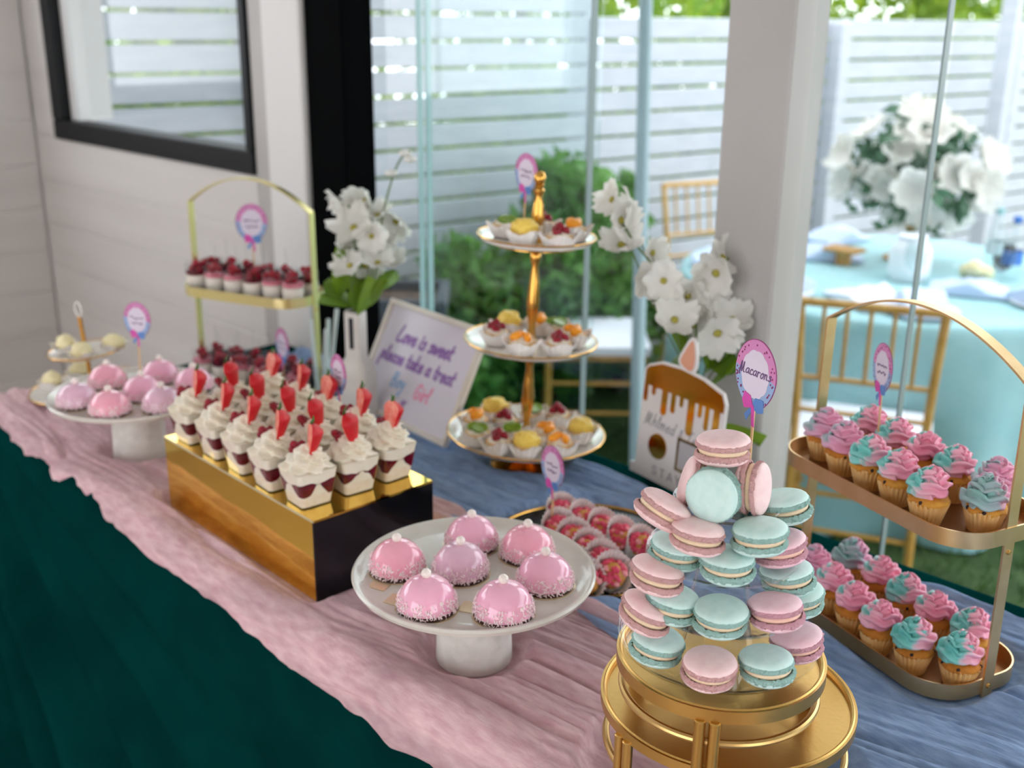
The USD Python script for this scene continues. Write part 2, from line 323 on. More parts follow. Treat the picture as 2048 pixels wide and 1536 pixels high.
# hedge beyond the fence
def hedge_points(rs, n):
    s = rs.uniform(-.6, 9.2, n); o = rs.uniform(.45, .95, n); z = rs.uniform(0, 1, n)**.9*(1.42+.22*np.sin(s*2.1)+.15*np.sin(s*5.3))
    return np.c_[fo[0]+fd[0]*s-.985*o, fo[1]+fd[1]*s+.175*o, GZ+z]
hg = thing('hedge', 'yellow-green hedge glimpsed through the gaps of the slat fence', 'hedge', (0, 0, 0)); part(hg, 'foliage', leaves(15000, hedge_points, .07, .15, 77), 'tree_leaf', False)
for s in range(10): part(hg, 'stem', tube([tuple(fo+fd*s*.95+[-.70, .12, GZ]), tuple(fo+fd*s*.95+[-.74, .15, GZ+1.0])], .025, 6, scale=[1, .4]), 'bark')
# trees beyond the fence
def tree(loc, h, r, n, seed, label, name='garden_tree'):
    t = thing(name, label, 'tree', (loc[0], loc[1], GZ), 0, 'trees beyond the fence')
    rs = np.random.RandomState(seed)
    lumps = [(rs.uniform(-.5, .5)*r, rs.uniform(-.75, .75)*r, h*rs.uniform(.08, 1.0), r*rs.uniform(.4, .62)) for _ in range(18)]
    part(t, 'foliage', leaves(n, puff(lumps), 0.08, .17, seed), 'tree_leaf', False)
    part(t, 'trunk', tube(smooth_path([(0, 0, 0), (.03, .02, h*.4), (-.05, .05, h*.8)], 6), .07, 8, scale=np.linspace(1, .4, 13)), 'bark')
TL = [(-5.4, 1.5, 2.3, .85), (-5.3, 3.3, 2.5, .85), (-5.0, 5.1, 2.5, .85), (-4.7, 7.0, 2.7, .9), (-4.3, 9.0, 2.9, 1.), (-3.9, 11.2, 3.0, 1.1), (-2.6, 13.8, 3.2, 1.2)]
NM = ['yellow-green tree behind the fence, seen through the framed window', 'yellow-green tree behind the fence, beyond the black post', 'yellow-green tree behind the fence, above the bush', 'leafy tree showing over the fence beside the white column', 'tree with dark trunk showing over the fence past the column', 'tree over the fence top above the white centrepiece flowers', 'big tree at the far end of the fence']
for i, (x, y, h, r) in enumerate(TL): tree((x, y), h, r, 5200, 40+i, NM[i])
# ------------------------------------------------------------------ buffet table and cloths
TX0, TX1, TY0, TY1, TZ = -2.11, 1.0, .69, 1.385, .76
mat('velvet_green', col('#033634'), .8, c2=col('#032d2c'), nscale=8, bump=.25, bscale=500, spec=.0)
def gauze(name, c, c2, thin):
    """crinkled open-weave cloth: bunched where it is dense, sheer where it is stretched"""
    n = {'p': ('principled_bsdf', dict(base_color=c, roughness=.85, specular_ior_level=.1, sheen_weight=.1)), 'tc': ('texture_coordinate', {}), 'mp': ('mapping', dict(scale=(.22, 1., 1.), rotation=(0, 0, .05))), 'mq': ('mapping', dict(scale=(.3, 1., 1.))),
         'n': ('noise_texture', dict(scale=30., detail=4., distortion=.6)), 'r': ('rgb_ramp', {'ramp': [(.30, (0, 0, 0)), (.62, (1, 1, 1))]}), 'k': ('math', dict(math_type='multiply', value2=thin)), 'cr': ('rgb_ramp', {'ramp': [(.3, c), (.7, c2)]}),
         'bn': ('noise_texture', dict(scale=120., detail=5.)), 'b': ('bump', dict(strength=.6, distance=.003)), 't': ('transparent_bsdf', {}), 'm': ('mix_closure', {})}
    L[name] = usdkit.material(stage, '/World/Looks/'+name, n, [('tc.object', 'mp.vector'), ('tc.object', 'mq.vector'), ('mp.vector', 'n.vector'), ('mq.vector', 'bn.vector'), ('n.fac', 'r.fac'), ('r.color', 'k.value1'), ('k.value', 'm.fac'), ('bn.fac', 'cr.fac'), ('cr.color', 'p.base_color'), ('bn.fac', 'b.height'), ('b.normal', 'p.normal'), ('p.BSDF', 'm.closure1'), ('t.BSDF', 'm.closure2')], surface='m.closure')
gauze('gauze_pink', col('#ecc9cd'), col('#d3a5ae'), .28); gauze('gauze_blue', col('#96aed3'), col('#748db5'), .24)
mat('table_wood', col('#8d8378'), .7)
t = thing('buffet_table', 'long folding buffet table hidden under the dark green cloth', 'table', (0, 0, 0))
part(t, 'tabletop', bx(TX0+.02, TX1-.02, TY0+.02, TY1-.02, TZ-.035, TZ-.005), 'table_wood', False)
for x in (TX0+.25, TX1-.25):
    for y in (TY0+.09, TY1-.09): part(t, 'leg', cyl(.016, 0, TZ-.035, 12).apply_translation((x, y, 0)), 'table_wood')
def cloth():
    rx = .02
    # rounded rectangle outline, walked front (towards the camera) first
    def outline(n):
        c = [(TX0, TY0), (TX1, TY0), (TX1, TY1), (TX0, TY1)]; per = [TX1-TX0, TY1-TY0]*2; tot = sum(per); out = []
        for s in np.linspace(0, tot, n, endpoint=False):
            k = 0
            while s > per[k]: s -= per[k]; k += 1
            a, b = np.array(c[k]), np.array(c[(k+1) % 4]); nn = np.array([(b-a)[1], -(b-a)[0]])/np.linalg.norm(b-a); out.append((*(a+(b-a)*s/per[k]), *nn, k, s))
        return np.array(out)
    O = outline(1500); N = len(O); zs = np.concatenate([TZ-rx*(1-np.cos(np.linspace(0, np.pi/2, 5))), np.linspace(TZ-rx-.012, .004, 60)])
    drop = np.concatenate([-rx+rx*np.sin(np.linspace(0, np.pi/2, 5)), np.zeros(60)])
    X, Y, N2, N3, K = O[:, 0], O[:, 1], O[:, 2], O[:, 3], O[:, 4]
    P = np.zeros((len(zs), N, 3))
    for i, z in enumerate(zs):
        q = (TZ-z)/TZ
        arc = np.where(K == 0, X, np.where(K == 1, 5+Y, np.where(K == 2, 10+X, 15+Y)))
        f = .5*np.sin(arc*23+1.5*np.sin(arc*3.1))+.5*np.sin(arc*11+2)
        out = drop[i]+q**1.2*(.012*f+.012)
        # folds radiating from the front corner beside the wall
        dx = X-(TX0-.02); dz = TZ-z+1e-6; ph = np.degrees(np.arctan2(dz, dx)); rr = np.hypot(dx, dz)
        g = np.where(K == 0, np.clip(rr/.4, 0, 1)*np.exp(-((ph-52)/24.)**2), 0)
        fold = (.5+.5*np.cos(np.radians(ph*22)+.8*np.sin(rr*4)))**2
        out = out+g*(.055*fold+.02)+np.where(K == 0, .016*np.clip(rr/.5, 0, 1)*np.exp(-((ph-25)/16.)**2)*np.cos(np.radians(ph*30)), 0)
        cd = np.minimum(np.where(K == 0, X-TX0, 9), np.where(K == 3, Y-TY0, 9)); out = out+q*.085*np.exp(-np.clip(cd, 0, 9)/.13)
        P[i, :, 0] = X+N2*out; P[i, :, 1] = Y+N3*out; P[i, :, 2] = z
    P = np.concatenate([P, P[:, :1]], 1)
    sidem = grid(P[::-1, :, 0], P[::-1, :, 1], P[::-1, :, 2])
    gx, gy = np.meshgrid(np.linspace(TX0+rx, TX1-rx, 60), np.linspace(TY0+rx, TY1-rx, 16)); topm = grid(gx, gy, np.full(gx.shape, TZ))
    return cat_(sidem, topm)
solo('tablecloth', cloth(), 'velvet_green', 'dark green velvet cloth draped over the buffet table to the floor', 'tablecloth', 50)

def wrinkle(X, Y, seed, amp, k=1.0):
    """folds running mostly along x"""
    wY = Y+.020*(2*meshkit.fbm(np.stack([X*3.5, Y*3, 0*X+seed], -1), 2, seed)-1)+.05*np.sin(X*2.3+seed)
    r1 = 1-np.abs(2*meshkit.noise(np.stack([X*3.0, wY*46*k, 0*X], -1), seed+5)-1)
    r2 = 1-np.abs(2*meshkit.noise(np.stack([X*9, wY*120*k, 0*X], -1), seed+9)-1)
    r3 = meshkit.noise(np.stack([X*2.2, wY*16*k, 0*X], -1), seed+3)
    v1 = np.abs(2*meshkit.noise(np.stack([X*2.6, wY*30*k, 0*X], -1), seed+41)-1)**.55; v2 = np.abs(2*meshkit.noise(np.stack([X*5.5, wY*75*k, 0*X], -1), seed+43)-1)**.6
    return amp*(.75*v1+.32*v2+.55*r3+.18*r1**3)/1.5
    return amp*(.70*r1**3+.30*r2**2+.8*r3+.25*np.abs(2*meshkit.noise(np.stack([X*26, wY*60*k, 0*X], -1), seed+7)-1))/1.5
PRESS = [(-.905, 1.075, (0, 0), .142, 0), (-.822, .778, (0, 0), .047, 0), (-1.664, .80, (0, 0), .047, 0), (-1.246, .823, (.197, .096), .002, math.radians(-1.9)), (-.487, .792, (0, 0), .124, 0), (-.511, 1.181, (.11, .03), .045, math.radians(-19)), (-1.849, 1.156, (.10, .025), .045, math.radians(19)), (-1.184, 1.236, (0, 0), .06, 0), (-1.985, .872, (0, 0), .05, 0), (-1.70, 1.20, (0, 0), .034, 0), (-1.556, 1.178, (0, 0), .034, 0), (-1.46, 1.20, (.16, .006), .006, math.radians(-5.5))]
def runner(x0, x1, ylo, yhi, seed, amp, nx, ny, hang=False):
    s = np.linspace(x0, x1, nx); lo, hi = ylo(s), yhi(s); v = np.linspace(0, 1, ny)
    X = np.repeat(s[None], ny, 0); Y = lo[None]+(hi-lo)[None]*v[:, None]
    edge = np.minimum(v, 1-v)*ny*.9
    Z = TZ+(.0055 if hang else .0015)+wrinkle(X, Y, seed, amp)*(1 if not hang else .8)*(1-.35*np.exp(-edge))[:, None]+(.006*np.exp(-edge/2.2)[:, None]*(meshkit.noise(np.stack([X*38, Y*0, 0*X], -1), seed+20)))
    for (kx, ky, hx, hy, kr) in PRESS:     # things standing on the gauze press it flat
        c_, s_ = np.cos(kr), np.sin(kr); ax_, ay_ = (X-kx)*c_+(Y-ky)*s_, -(X-kx)*s_+(Y-ky)*c_
        d = np.hypot(np.clip(np.abs(ax_)-hx[0], 0, None), np.clip(np.abs(ay_)-hx[1], 0, None))-hy
        k_ = np.clip(d/.025, 0, 1); k_ = k_*k_*(3-2*k_); Z = np.where(d < .026, np.minimum(Z, TZ+.0045)*(1-k_)+Z*k_, Z)
    if hang:     # what lies past the table edge bends down over it
        e = TY0+.004; o = np.clip(e-Y, 0, None); r = .012; th = np.minimum(o/r, np.pi/2); wr = Z-TZ
        Yh = np.where(o > 0, e-(r+wr)*np.sin(th), Y); Zh = np.where(o > 0, TZ-r+(r+wr)*np.cos(th)-np.clip(o-r*np.pi/2, 0, None), Z)
        Yh = Yh-np.clip(o-.012, 0, .03)/.03*(.006+.012*meshkit.noise(np.stack([X*22, o*12, 0*X], -1), seed+31))
        Y, Z = Yh, Zh
    return grid(X, Y, Z)
nz = lambda s, f, a, sd_: a*(2*meshkit.noise(np.stack([s*f, 0*s, 0*s], -1), sd_)-1)
ip = lambda xs, ys: (lambda s: np.interp(s, xs, ys))
pl = ip([-2.1, -1.6, -1.1, -.8, -.6, -.42], [.690, .680, .652, .640, .635, .60]); ph_ = ip([-2.1, -1.9, -1.6, -1.2, -.95, -.7, -.42], [.90, .985, 1.06, 1.03, 1.00, .95, .83])
solo('table_runner', runner(-2.105, -.40, lambda s: pl(s)+nz(s, 22, .005, 2)+nz(s, 60, .002, 3), lambda s: ph_(s)+nz(s, 9, .015, 4), 11, .034, 800, 190, True), 'gauze_pink', 'crinkled dusty pink gauze runner along the front of the table', 'table runner', 60)
bl = ip([-1.95, -1.5, -1.2, -.95, -.7, -.55, -.40, -.2, .3], [1.0, 1.03, .99, .965, .90, .82, .66, .625, .62]); bh_ = ip([-1.95, -1.3, -1.0, -.6, -.3, .3], [1.33, 1.315, 1.285, 1.29, 1.31, 1.33])
solo('table_runner', runner(-1.95, .34, lambda s: bl(s)+nz(s, 14, .012, 12), lambda s: bh_(s)+nz(s, 10, .010, 14), 23, .034, 800, 190, True), 'gauze_blue', 'crinkled slate blue gauze runner along the back of the table', 'table runner', 60)
# ------------------------------------------------------------------ gold risers and the macaron tower
mat('gold_satin', col('#d2aa66'), .34, 1., c2=col('#c89e58'), nscale=7, bump=.05, bscale=200, stretch=(1, 1, 1))
mat('gold_pale', col('#dcb87c'), .36, 1., c2=col('#d2ab6c'), nscale=9)
mat('gold_polish', col('#dba552'), .16, 1.)
clear_mat('clear_plastic', (.965, .975, .975), 1.45, .04)
clear_mat('clear_stem', (.95, .965, .965), 1.5, .08)
def riser(label, loc, r, h, legr, nleg, a0, lip, s=1.):
    """round metal plate on a ring held by pairs of short posts"""
    t = thing('round_riser', label, 'riser', loc, 0)
    part(t, 'plate', lathe([(0, h-.004), (r-.002, h-.004), (r, h-.002), (r, h+lip), (r-.0012, h+lip+.0012), (r-.003, h+lip), (r-.004, h+.0008), (r*.97, h), (0, h)], 128), 'gold_satin', 35)
    part(t, 'rim_band', lathe([(r, h-lip*1.2), (r+.0022, h-lip*1.2), (r+.0022, h+lip), (r, h+lip)], 128), 'gold_satin', 35)
    a = np.linspace(0, 2*np.pi, 120, endpoint=False)
    part(t, 'ring', tube(np.c_[(legr)*np.cos(a), (legr)*np.sin(a), np.full(120, h*.52)], .0036, 10, True), 'gold_pale')
    for k in range(nleg):
        b = a0+2*np.pi*k/nleg
        for q in (-1, 1):
            c = b+q*.0058/legr; m = cyl(.0050, .0, h-lip*1.0, 14, .001)
            part(t, 'post', m.apply_translation(((legr+.0055)*math.cos(c), (legr+.0055)*math.sin(c), 0)), 'gold_satin')
    return t
AX, AY = -.481, .758
riser('large round gold riser plate, lower of the pair under the macarons', (AX-.006, AY+.034, .770), .1175, .096, .113, 4, math.radians(-108+2), .0045)
riser('small round gold riser standing on the larger gold plate', (AX+.004, AY+.001, .8672), .0915, .062, .0875, 3, math.radians(-61.5), .0055)
tier = thing('macaron_tower', 'clear plastic four-tier macaron tower on the gold risers', 'tower', (AX, AY, .9302))
for k, (r, z) in enumerate([(.0905, .0145), (.0755, .0575), (.0675, .1005), (.0475, .1475)]):
    part(tier, 'tray', lathe([(.012, z-.0012), (r-.008, z-.0012), (r-.002, z+.0022), (r, z+.0062), (r-.0012, z+.0064), (r-.0035, z+.003), (r-.009, z), (.012, z)], 96), 'clear_plastic', 40)
for z0, z1, rb, rt_ in [(0.0, .0133, .055, .05), (.0145, .0563, .030, .022), (.0575, .0993, .026, .019), (.1005, .1463, .022, .016)]:
    n = 72; a = np.linspace(0, 2*np.pi, n, endpoint=False); fl_ = 1+.06*(np.cos(a*9) > .4)
    V = [np.c_[(rb+(rt_-rb)*q)*fl_*np.cos(a), (rb+(rt_-rb)*q)*fl_*np.sin(a), np.full(n, z0+(z1-z0)*q)] for q in np.linspace(0, 1, 5)]
    X, Y, Z = [np.array([np.r_[v[:, i], v[:1, i]] for v in V]) for i in range(3)]
    part(tier, 'stem', grid(X, Y, Z), 'clear_stem', 40)
part(tier, 'ribbon_clip', bx(.018, .0245, -.022, -.0155, .1485, .156, .0012), 'clear_stem', False)
mat('macaron_pink', col('#f8d8d7'), .55, c2=col('#f4ced0'), nscale=130, bump=.05, bscale=700, sss=.15, detail=6)
mat('macaron_rose', col('#f6cfd8'), .55, c2=col('#f2c4cf'), nscale=130, bump=.05, bscale=700, sss=.15, detail=6)
mat('macaron_mint', col('#cfe9e4'), .55, c2=col('#c3e2dc'), nscale=130, bump=.05, bscale=700, sss=.15, detail=6)
mat('foot_pink', col('#f0bcba'), .8, bump=1., bscale=1500)
mat('foot_rose', col('#eeb2c0'), .8, bump=1., bscale=1500)
mat('foot_mint', col('#b2dbd2'), .8, bump=1., bscale=1500)
mat('filling_cream', col('#f0d6b4'), .5, c2=col('#ead0ae'), nscale=200)
mat('filling_pink', col('#f0c3b0'), .5)
def shell(r, seed):
    p = [(0, .0078), (.3*r, .0077), (.55*r, .0073), (.75*r, .0065), (.88*r, .0053), (.96*r, .0038), (.992*r, .0024), (.985*r, .0012), (.95*r, .0006), (0, .0006)]
    m = lathe(p[::-1], 72); v = m.vertices
    k = 1+.012*(2*meshkit.noise(np.c_[v[:, :2]*90, v[:, 2]*0+seed], seed)-1); m.vertices = v*np.c_[k, k, np.ones(len(v))]; return m
def foot(r, seed):
    n = 180; a = np.linspace(0, 2*np.pi, n, endpoint=False); q = np.c_[np.cos(a), np.sin(a)]
    prof = [(.93, .0018), (.985, .0017), (1.012, .0008), (1.022, -.0004), (1.024, -.0016), (1.0, -.0028), (.92, -.0033)]
    V = []
    for i, (k, z) in enumerate(prof):
        nn = meshkit.noise(np.c_[q*11, np.full(n, i*1.7+seed*3.1)], seed)-.5; n2 = meshkit.noise(np.c_[q*26, np.full(n, i*2.3+seed)], seed+1)-.5
        V.append(np.c_[q*(r*(k+.07*nn+.085*n2))[:, None], z+.0011*nn+.0006*n2])
    X, Y, Z = [np.array([np.r_[v[:, i], v[:1, i]] for v in V]) for i in range(3)]
    return grid(X[::-1], Y[::-1], Z[::-1])
def macaron(kind, seed, fill, gap, shift, label, loc, rz, tilt):
    t = thing('macaron', label, 'macaron', loc, rz, 'macarons on the clear tower', tilt)
    r = .0228; up_, dn = np.array([shift, 0, gap/2+.0033]), np.array([-shift, 0, -gap/2-.0033])
    wob = ((1, .4, 0), math.radians(2.2 if seed % 2 else -2.5))
    part(t, 'shell', mv(shell(r, seed), up_, tilt=wob), 'macaron_'+kind, 50)
    part(t, 'shell', mv(shell(r, seed+3), dn, tilt=((1, 0, 0), np.pi)), 'macaron_'+kind, 50)
    part(t, 'ruffled_foot', mv(foot(r, seed), up_, tilt=wob), 'foot_'+kind, 60)
    part(t, 'ruffled_foot', mv(foot(r, seed+5), dn, tilt=((1, 0, 0), np.pi)), 'foot_'+kind, 60)
    R = r*.90; m = lathe([(0, -gap/2-.001), (R-.0012, -gap/2-.001), (R, -gap/2+.0008), (R+.0003, 0), (R, gap/2-.0008), (R-.0012, gap/2+.001), (0, gap/2+.001)], 60)
    part(t, 'filling', m, fill, 40); return t
def lean(ang, deg):
    """tilt so that the top of the macaron leans towards the direction ang (degrees)"""
    a = math.radians(ang+90); return ((math.cos(a), math.sin(a), 0), math.radians(deg))
PK, MN, RS = 'pink', 'mint', 'rose'
proto = {}
MC = [  # kind, variant, x, y, z, lean direction, lean degrees, label
 (MN, 0, -.498, .690, .9605, 60, 9, 'mint macaron leaning on the bottom tier at the pink gauze end'),
 (PK, 0, -.447, .696, .9580, 0, 0, 'pink macaron at the front of the bottom tier between two mint ones'),
 (MN, 1, -.416, .736, .9580, 180, 4, 'mint macaron on the bottom tier between two pink ones'),
 (RS, 0, -.416, .783, .9600, 200, 10, 'rose pink macaron on the bottom tier nearest the blue gauze'),
 (MN, 1, -.489, .697, 1.0030, 40, 8, 'mint macaron on the third tier above a mint one, beside another mint'),
 (MN, 0, -.449, .710, 1.0015, 0, 0, 'mint macaron at the front middle of the second-lowest tier'),
 (RS, 1, -.419, .748, 1.0040, 180, 8, 'rose pink macaron on the second-lowest tier above the mint one with cream'),
 (PK, 1, -.503, .678, 0.9960, 40, 22, 'pink macaron hanging off the second-lowest tier, under another pink one'),
 (MN, 0, -.424, .791, 0.9975, 200, 8, 'mint macaron mostly hidden behind the rose one on the second-lowest tier'),
 (PK, 1, -.500, .687, 1.0300, 55, 12, 'pink macaron stacked outermost over the second-lowest tier, showing its broad top'),
 (MN, 1, -.432, .785, 1.0180, 210, 8, 'mint macaron tucked behind, under the rim of the second-highest tier'),
 (MN, 0, -.499, .712, 1.0445, 50, 6, 'mint macaron under the tilted pink one on the second-highest tier'),
 (MN, 1, -.454, .722, 1.0446, 0, 0, 'mint macaron at the front middle of the second-highest tier'),
 (RS, 0, -.437, .776, 1.0470, 190, 12, 'rose pink macaron on the second-highest tier facing the cupcakes'),
 (PK, 0, -.507, .699, 1.0840, 60, 30, 'steeply tilted pink macaron sticking out just below the top tier'),
 (PK, 1, -.473, .703, 1.0710, 70, 8, 'pink macaron lying over two mint ones just under the top tray'),
 (MN, 0, -.435, .738, 1.0715, 170, 7, 'mint macaron lying over a rose one just under the top tray'),
 (MN, 1, -.446, .792, 1.0780, 200, 12, 'mint macaron peeking out behind the top tray'),
 (MN, 0, -.4745, .7255, 1.1010, -75, 79, 'mint macaron standing on edge facing out from the top tier'),
 (PK, 0, -.4585, .7590, 1.1020, 20, 84, 'pink macaron standing edge-on at the top with a paper balloon pick in it'),
 (PK, 1, -.5010, .7370, 1.1000, -140, 76, 'pink macaron standing on edge behind the upright mint one'),
 (PK, 0, -.4850, .7500, 1.1325, 150, 6, 'topmost pink macaron crowning the tower'),
]
for i, (kd, va, x, y, z, ld, dg, lb) in enumerate(MC):
    tl = lean(ld, dg) if dg else None; key = (kd, va)
    if key not in proto: proto[key] = macaron(kd, {PK: 3, MN: 11, RS: 21}[kd]+7*va, ['filling_cream', 'filling_cream'][va] if kd != RS else 'filling_pink', [.0046, .0034][va], [.0006, -.0010][va], lb, (x, y, z), 0, tl)
    else: copy(proto[key], (x, y, z), 0, lb, None, tl)
# ------------------------------------------------------------------ gold two-tier handled stands
mat('gold_leaf', col('#e8c99a'), .36, 1., c2=col('#dfbd8a'), nscale=30)
mat('tray_dark', col('#4a3220'), .35, .4)
mat('tray_brown', col('#94683c'), .42, .75)
def rrect(hx, hy, r, n=10):
    P = []
    for cx, cy, a0 in ((hx-r, hy-r, 0), (-hx+r, hy-r, 90), (-hx+r, -hy+r, 180), (hx-r, -hy+r, 270)):
        for a in np.radians(np.linspace(a0, a0+90, n)): P.append((cx+r*math.cos(a), cy+r*math.sin(a)))
    return np.array(P)
def handled_stand(label, loc, rz, hx, hy, zl, zu, zt, za, lean_x, metal, floor_, s=1.):
    t = thing('handled_stand', label, 'stand', loc, rz, None, None, s)
    for z in (zl, zu):
        o = rrect(hx, hy, .05)
        part(t, 'tray_floor', mv(ext(Polygon(rrect(hx-.0005, hy-.0005, .05)), .0015), (0, 0, z)), floor_, False)
        P = np.c_[o, np.full(len(o), z+.0085)]; sec = np.array([(-.0009, -.0095), (.0009, -.0095), (.0009, .0095), (-.0009, .0095)])
        keep = [0]
        for k in range(1, len(P)):
            if np.linalg.norm(P[k]-P[keep[-1]]) > 1e-6: keep.append(k)
        part(t, 'tray_rim', sweep(P[keep], sec, True), metal, 20)
    w = .0075
    for sx in (-1, 1):
        a = np.array([sx*(hx+.0022), 0, 0.0]); b = np.array([sx*(hx+.0022)+lean_x*sx, 0, zt])
        m = bx(-.0013, .0013, -w, w, 0, 1, 0); v = m.vertices; m.vertices = np.c_[v[:, 0], v[:, 1], 0*v[:, 2]]+a+(b-a)*v[:, 2:3]
        u = part(t, 'upright', m, metal, False)
        for z in (zl+.009, zu-.0115):
            sc = mv(lathe([(0, -.0006), (.0028, -.0006), (.0024, .0010), (.0008, .0013), (0, .0006)], 14), ((a+(b-a)*z/zt)[0]+sx*.0017, 0, z), tilt=((0, 1, 0), sx*np.pi/2)); part(u, 'screw', sc, 'gold_satin')
    X = hx+.0022+lean_x; q = np.linspace(-1, 1, 41)
    P = np.c_[q*X, 0*q, zt+(za-zt)*(1-np.abs(q)**2.0)]
    part(t, 'arched_handle', sweep(P, np.array([(-w, -.0013), (w, -.0013), (w, .0013), (-w, .0013)]), False), metal, 20)
    return t
CA = math.radians(-19.); CS = np.array([-.511, 1.181, .7655])
handled_stand('gold two-tier handled stand filled with pink and teal cupcakes', CS, CA, .152, .073, .004, .188, .362, .412, -.006, 'gold_leaf', 'tray_brown')
mat('muffin', col('#dba03f'), .75, c2=col('#c77f26'), nscale=60, bump=.5, bscale=400)
mat('muffin_dark', col('#d0842a'), .75, c2=col('#b9701f'), nscale=60, bump=.5, bscale=400)
mat('chip', col('#2a1410'), .5)
mat('paper_gold', col('#e8bf83'), .7, c2=col('#d9a25c'), nscale=40, sss=.1)
n_ = {'p': ('principled_bsdf', dict(roughness=.42, subsurface_weight=.05, subsurface_radius=(.004, .002, .002))), 'a': ('attribute', dict(attribute='tint')), 'r': ('rgb_ramp', {'ramp': [(0, col('#6cc8c2')), (.40, col('#84cfc9')), (.47, col('#d3cbd3')), (.54, col('#f2b7c9')), (1, col('#f297b2'))]})}
L['frosting_two'] = usdkit.material(stage, '/World/Looks/frosting_two', n_, [('a.fac', 'r.fac'), ('r.color', 'p.base_color')], surface='p.BSDF')
n_ = {'p': ('principled_bsdf', dict(roughness=.45, subsurface_weight=.15, subsurface_radius=(.004, .002, .002))), 'a': ('attribute', dict(attribute='tint')), 'r': ('rgb_ramp', {'ramp': [(0, col('#8bbcb8')), (.42, col('#a9b5bd')), (.6, col('#d6a2bd')), (1, col('#e79bb8'))]})}
L['frosting_lilac'] = usdkit.material(stage, '/World/Looks/frosting_lilac', n_, [('a.fac', 'r.fac'), ('r.color', 'p.base_color')], surface='p.BSDF')
def frosting(seed, az, bias):
    turns, n, k = 2.35, 190, 48
    rs = np.random.RandomState(seed); q = np.linspace(0, 1, n); th = q*turns*2*np.pi+rs.uniform(0, 6)
    R = .0138*(1-q)**.75+.0004; z = .0065+.0265*q**.95+.0010*np.sin(th*5.3+seed); rad = .0100*(1-q)**.42*(1-.1*q)+.0012
    P = np.c_[R*np.cos(th), R*np.sin(th), z]
    a = np.linspace(0, 2*np.pi, k, endpoint=False); sec = np.c_[np.cos(a), np.sin(a)]*(1+.30*np.sign(np.cos(6*a))*np.abs(np.cos(6*a))**.7)[:, None]
    tw = th*.55
    m = sweep(P, sec, False, rad, tw)
    ring = np.repeat(np.arange(n), k); sa = np.tile(a, n)+tw[ring]; azv = th[ring]
    t = .5+.42*np.cos(azv-az)+.34*np.cos(sa-.7)+.10*(2*meshkit.noise(np.c_[m.vertices[:n*k]*260], seed)-1)+bias
    t = np.clip(.5+(t-.5)*1.0, 0, 1); t = np.r_[t, t[0], t[-1]]
    v = m.vertices; m.vertices = v+(.0011*(2*meshkit.noise(v*170, seed+2)-1))[:, None]*np.array([1, 1, .6])
    return m, t
def cupcake(label, loc, rz, grp, seed, az, bias, look, cake, hc=.027):
    t = thing('cupcake', label, 'cupcake', loc, rz, grp)
    n = 26*4; a = np.linspace(0, 2*np.pi, n, endpoint=False); V = []
    for q in np.linspace(0, 1, 6):
        r = (.0150+.0072*q)*(1+(.030+.02*q)*np.sign(np.cos(26*a))*np.abs(np.cos(26*a))**.5*.8); V.append(np.c_[r*np.cos(a), r*np.sin(a), np.full(n, hc*q)+.0012*q**3*np.cos(3*a+seed)])
    X, Y, Z = [np.array([np.r_[v[:, i], v[:1, i]] for v in V]) for i in range(3)]
    part(t, 'paper_case', cat_(grid(X, Y, Z), lathe([(0, 0), (.0148, 0)], 40)), 'paper_gold', 25)
    m = lathe([(0, .001), (.0145, .001), (.0205, hc*.86), (.0222, hc*.98), (.0222, hc+.0022), (.0195, hc+.0056), (.012, hc+.0085), (0, hc+.0095)], 48); v = m.vertices
    m.vertices = v+np.where(v[:, 2:3] > hc*.95, .0016*(2*meshkit.noise(v*220, seed)-1)[:, None], 0); part(t, 'muffin', m, cake, 50)
    rs = np.random.RandomState(seed); ch = []
    for k in range(5):
        b = rs.uniform(0, 6.28); zc = hc+rs.uniform(.0005, .0035); ch.append(mv(blob(.0022, seed+k, .3, 1), (.0212*math.cos(b), .0212*math.sin(b), zc)))
    part(t, 'chocolate_chips', cat_(*ch), 'chip', True, kind='stuff')
    f, tint = frosting(seed, az, bias); f.vertices[:, 2] += hc+.0028
    part(t, 'frosting', f, look, True, prim={'tint': (tint, Sdf.ValueTypeNames.FloatArray)}); return t
# variants: 0 teal to the west with pink, 1 mostly pink, 2 lilac, 3 mostly teal, 4 pale teal
VAR = [(5, math.radians(35), -.03, 'frosting_two', 'muffin'), (9, math.radians(10), .12, 'frosting_two', 'muffin_dark'), (14, math.radians(15), .12, 'frosting_lilac', 'muffin_dark'), (17, math.radians(40), -.20, 'frosting_two', 'muffin_dark'), (23, math.radians(70), -.18, 'frosting_lilac', 'muffin')]
ca, sa_ = math.cos(CA), math.sin(CA)
def cpos(a, nn): return CS[0]+(a+.867)*ca-(nn-.95)*sa_, CS[1]+(a+.867)*sa_+(nn-.95)*ca
UP = [(-.984, .930, 2), (-.936, .918, 2), (-.889, .915, 0), (-.842, .912, 0), (-.789, .905, 0), (-.748, .945, 4), (-.968, .988, 0), (-.919, .984, 0), (-.869, .981, 1), (-.822, .979, 0), (-.776, .992, 2)]
LO = [(-.974, .925, 2), (-.926, .915, 1), (-.877, .905, 1), (-.830, .900, 1), (-.783, .908, 3), (-.738, .932, 3), (-.968, .985, 4), (-.914, .982, 1), (-.866, .978, 0), (-.818, .975, 1), (-.770, .985, 0)]
LBL = {2: 'lilac', 0: 'teal and pink', 1: 'mostly pink', 3: 'mostly teal', 4: 'pale teal'}
cp = {}
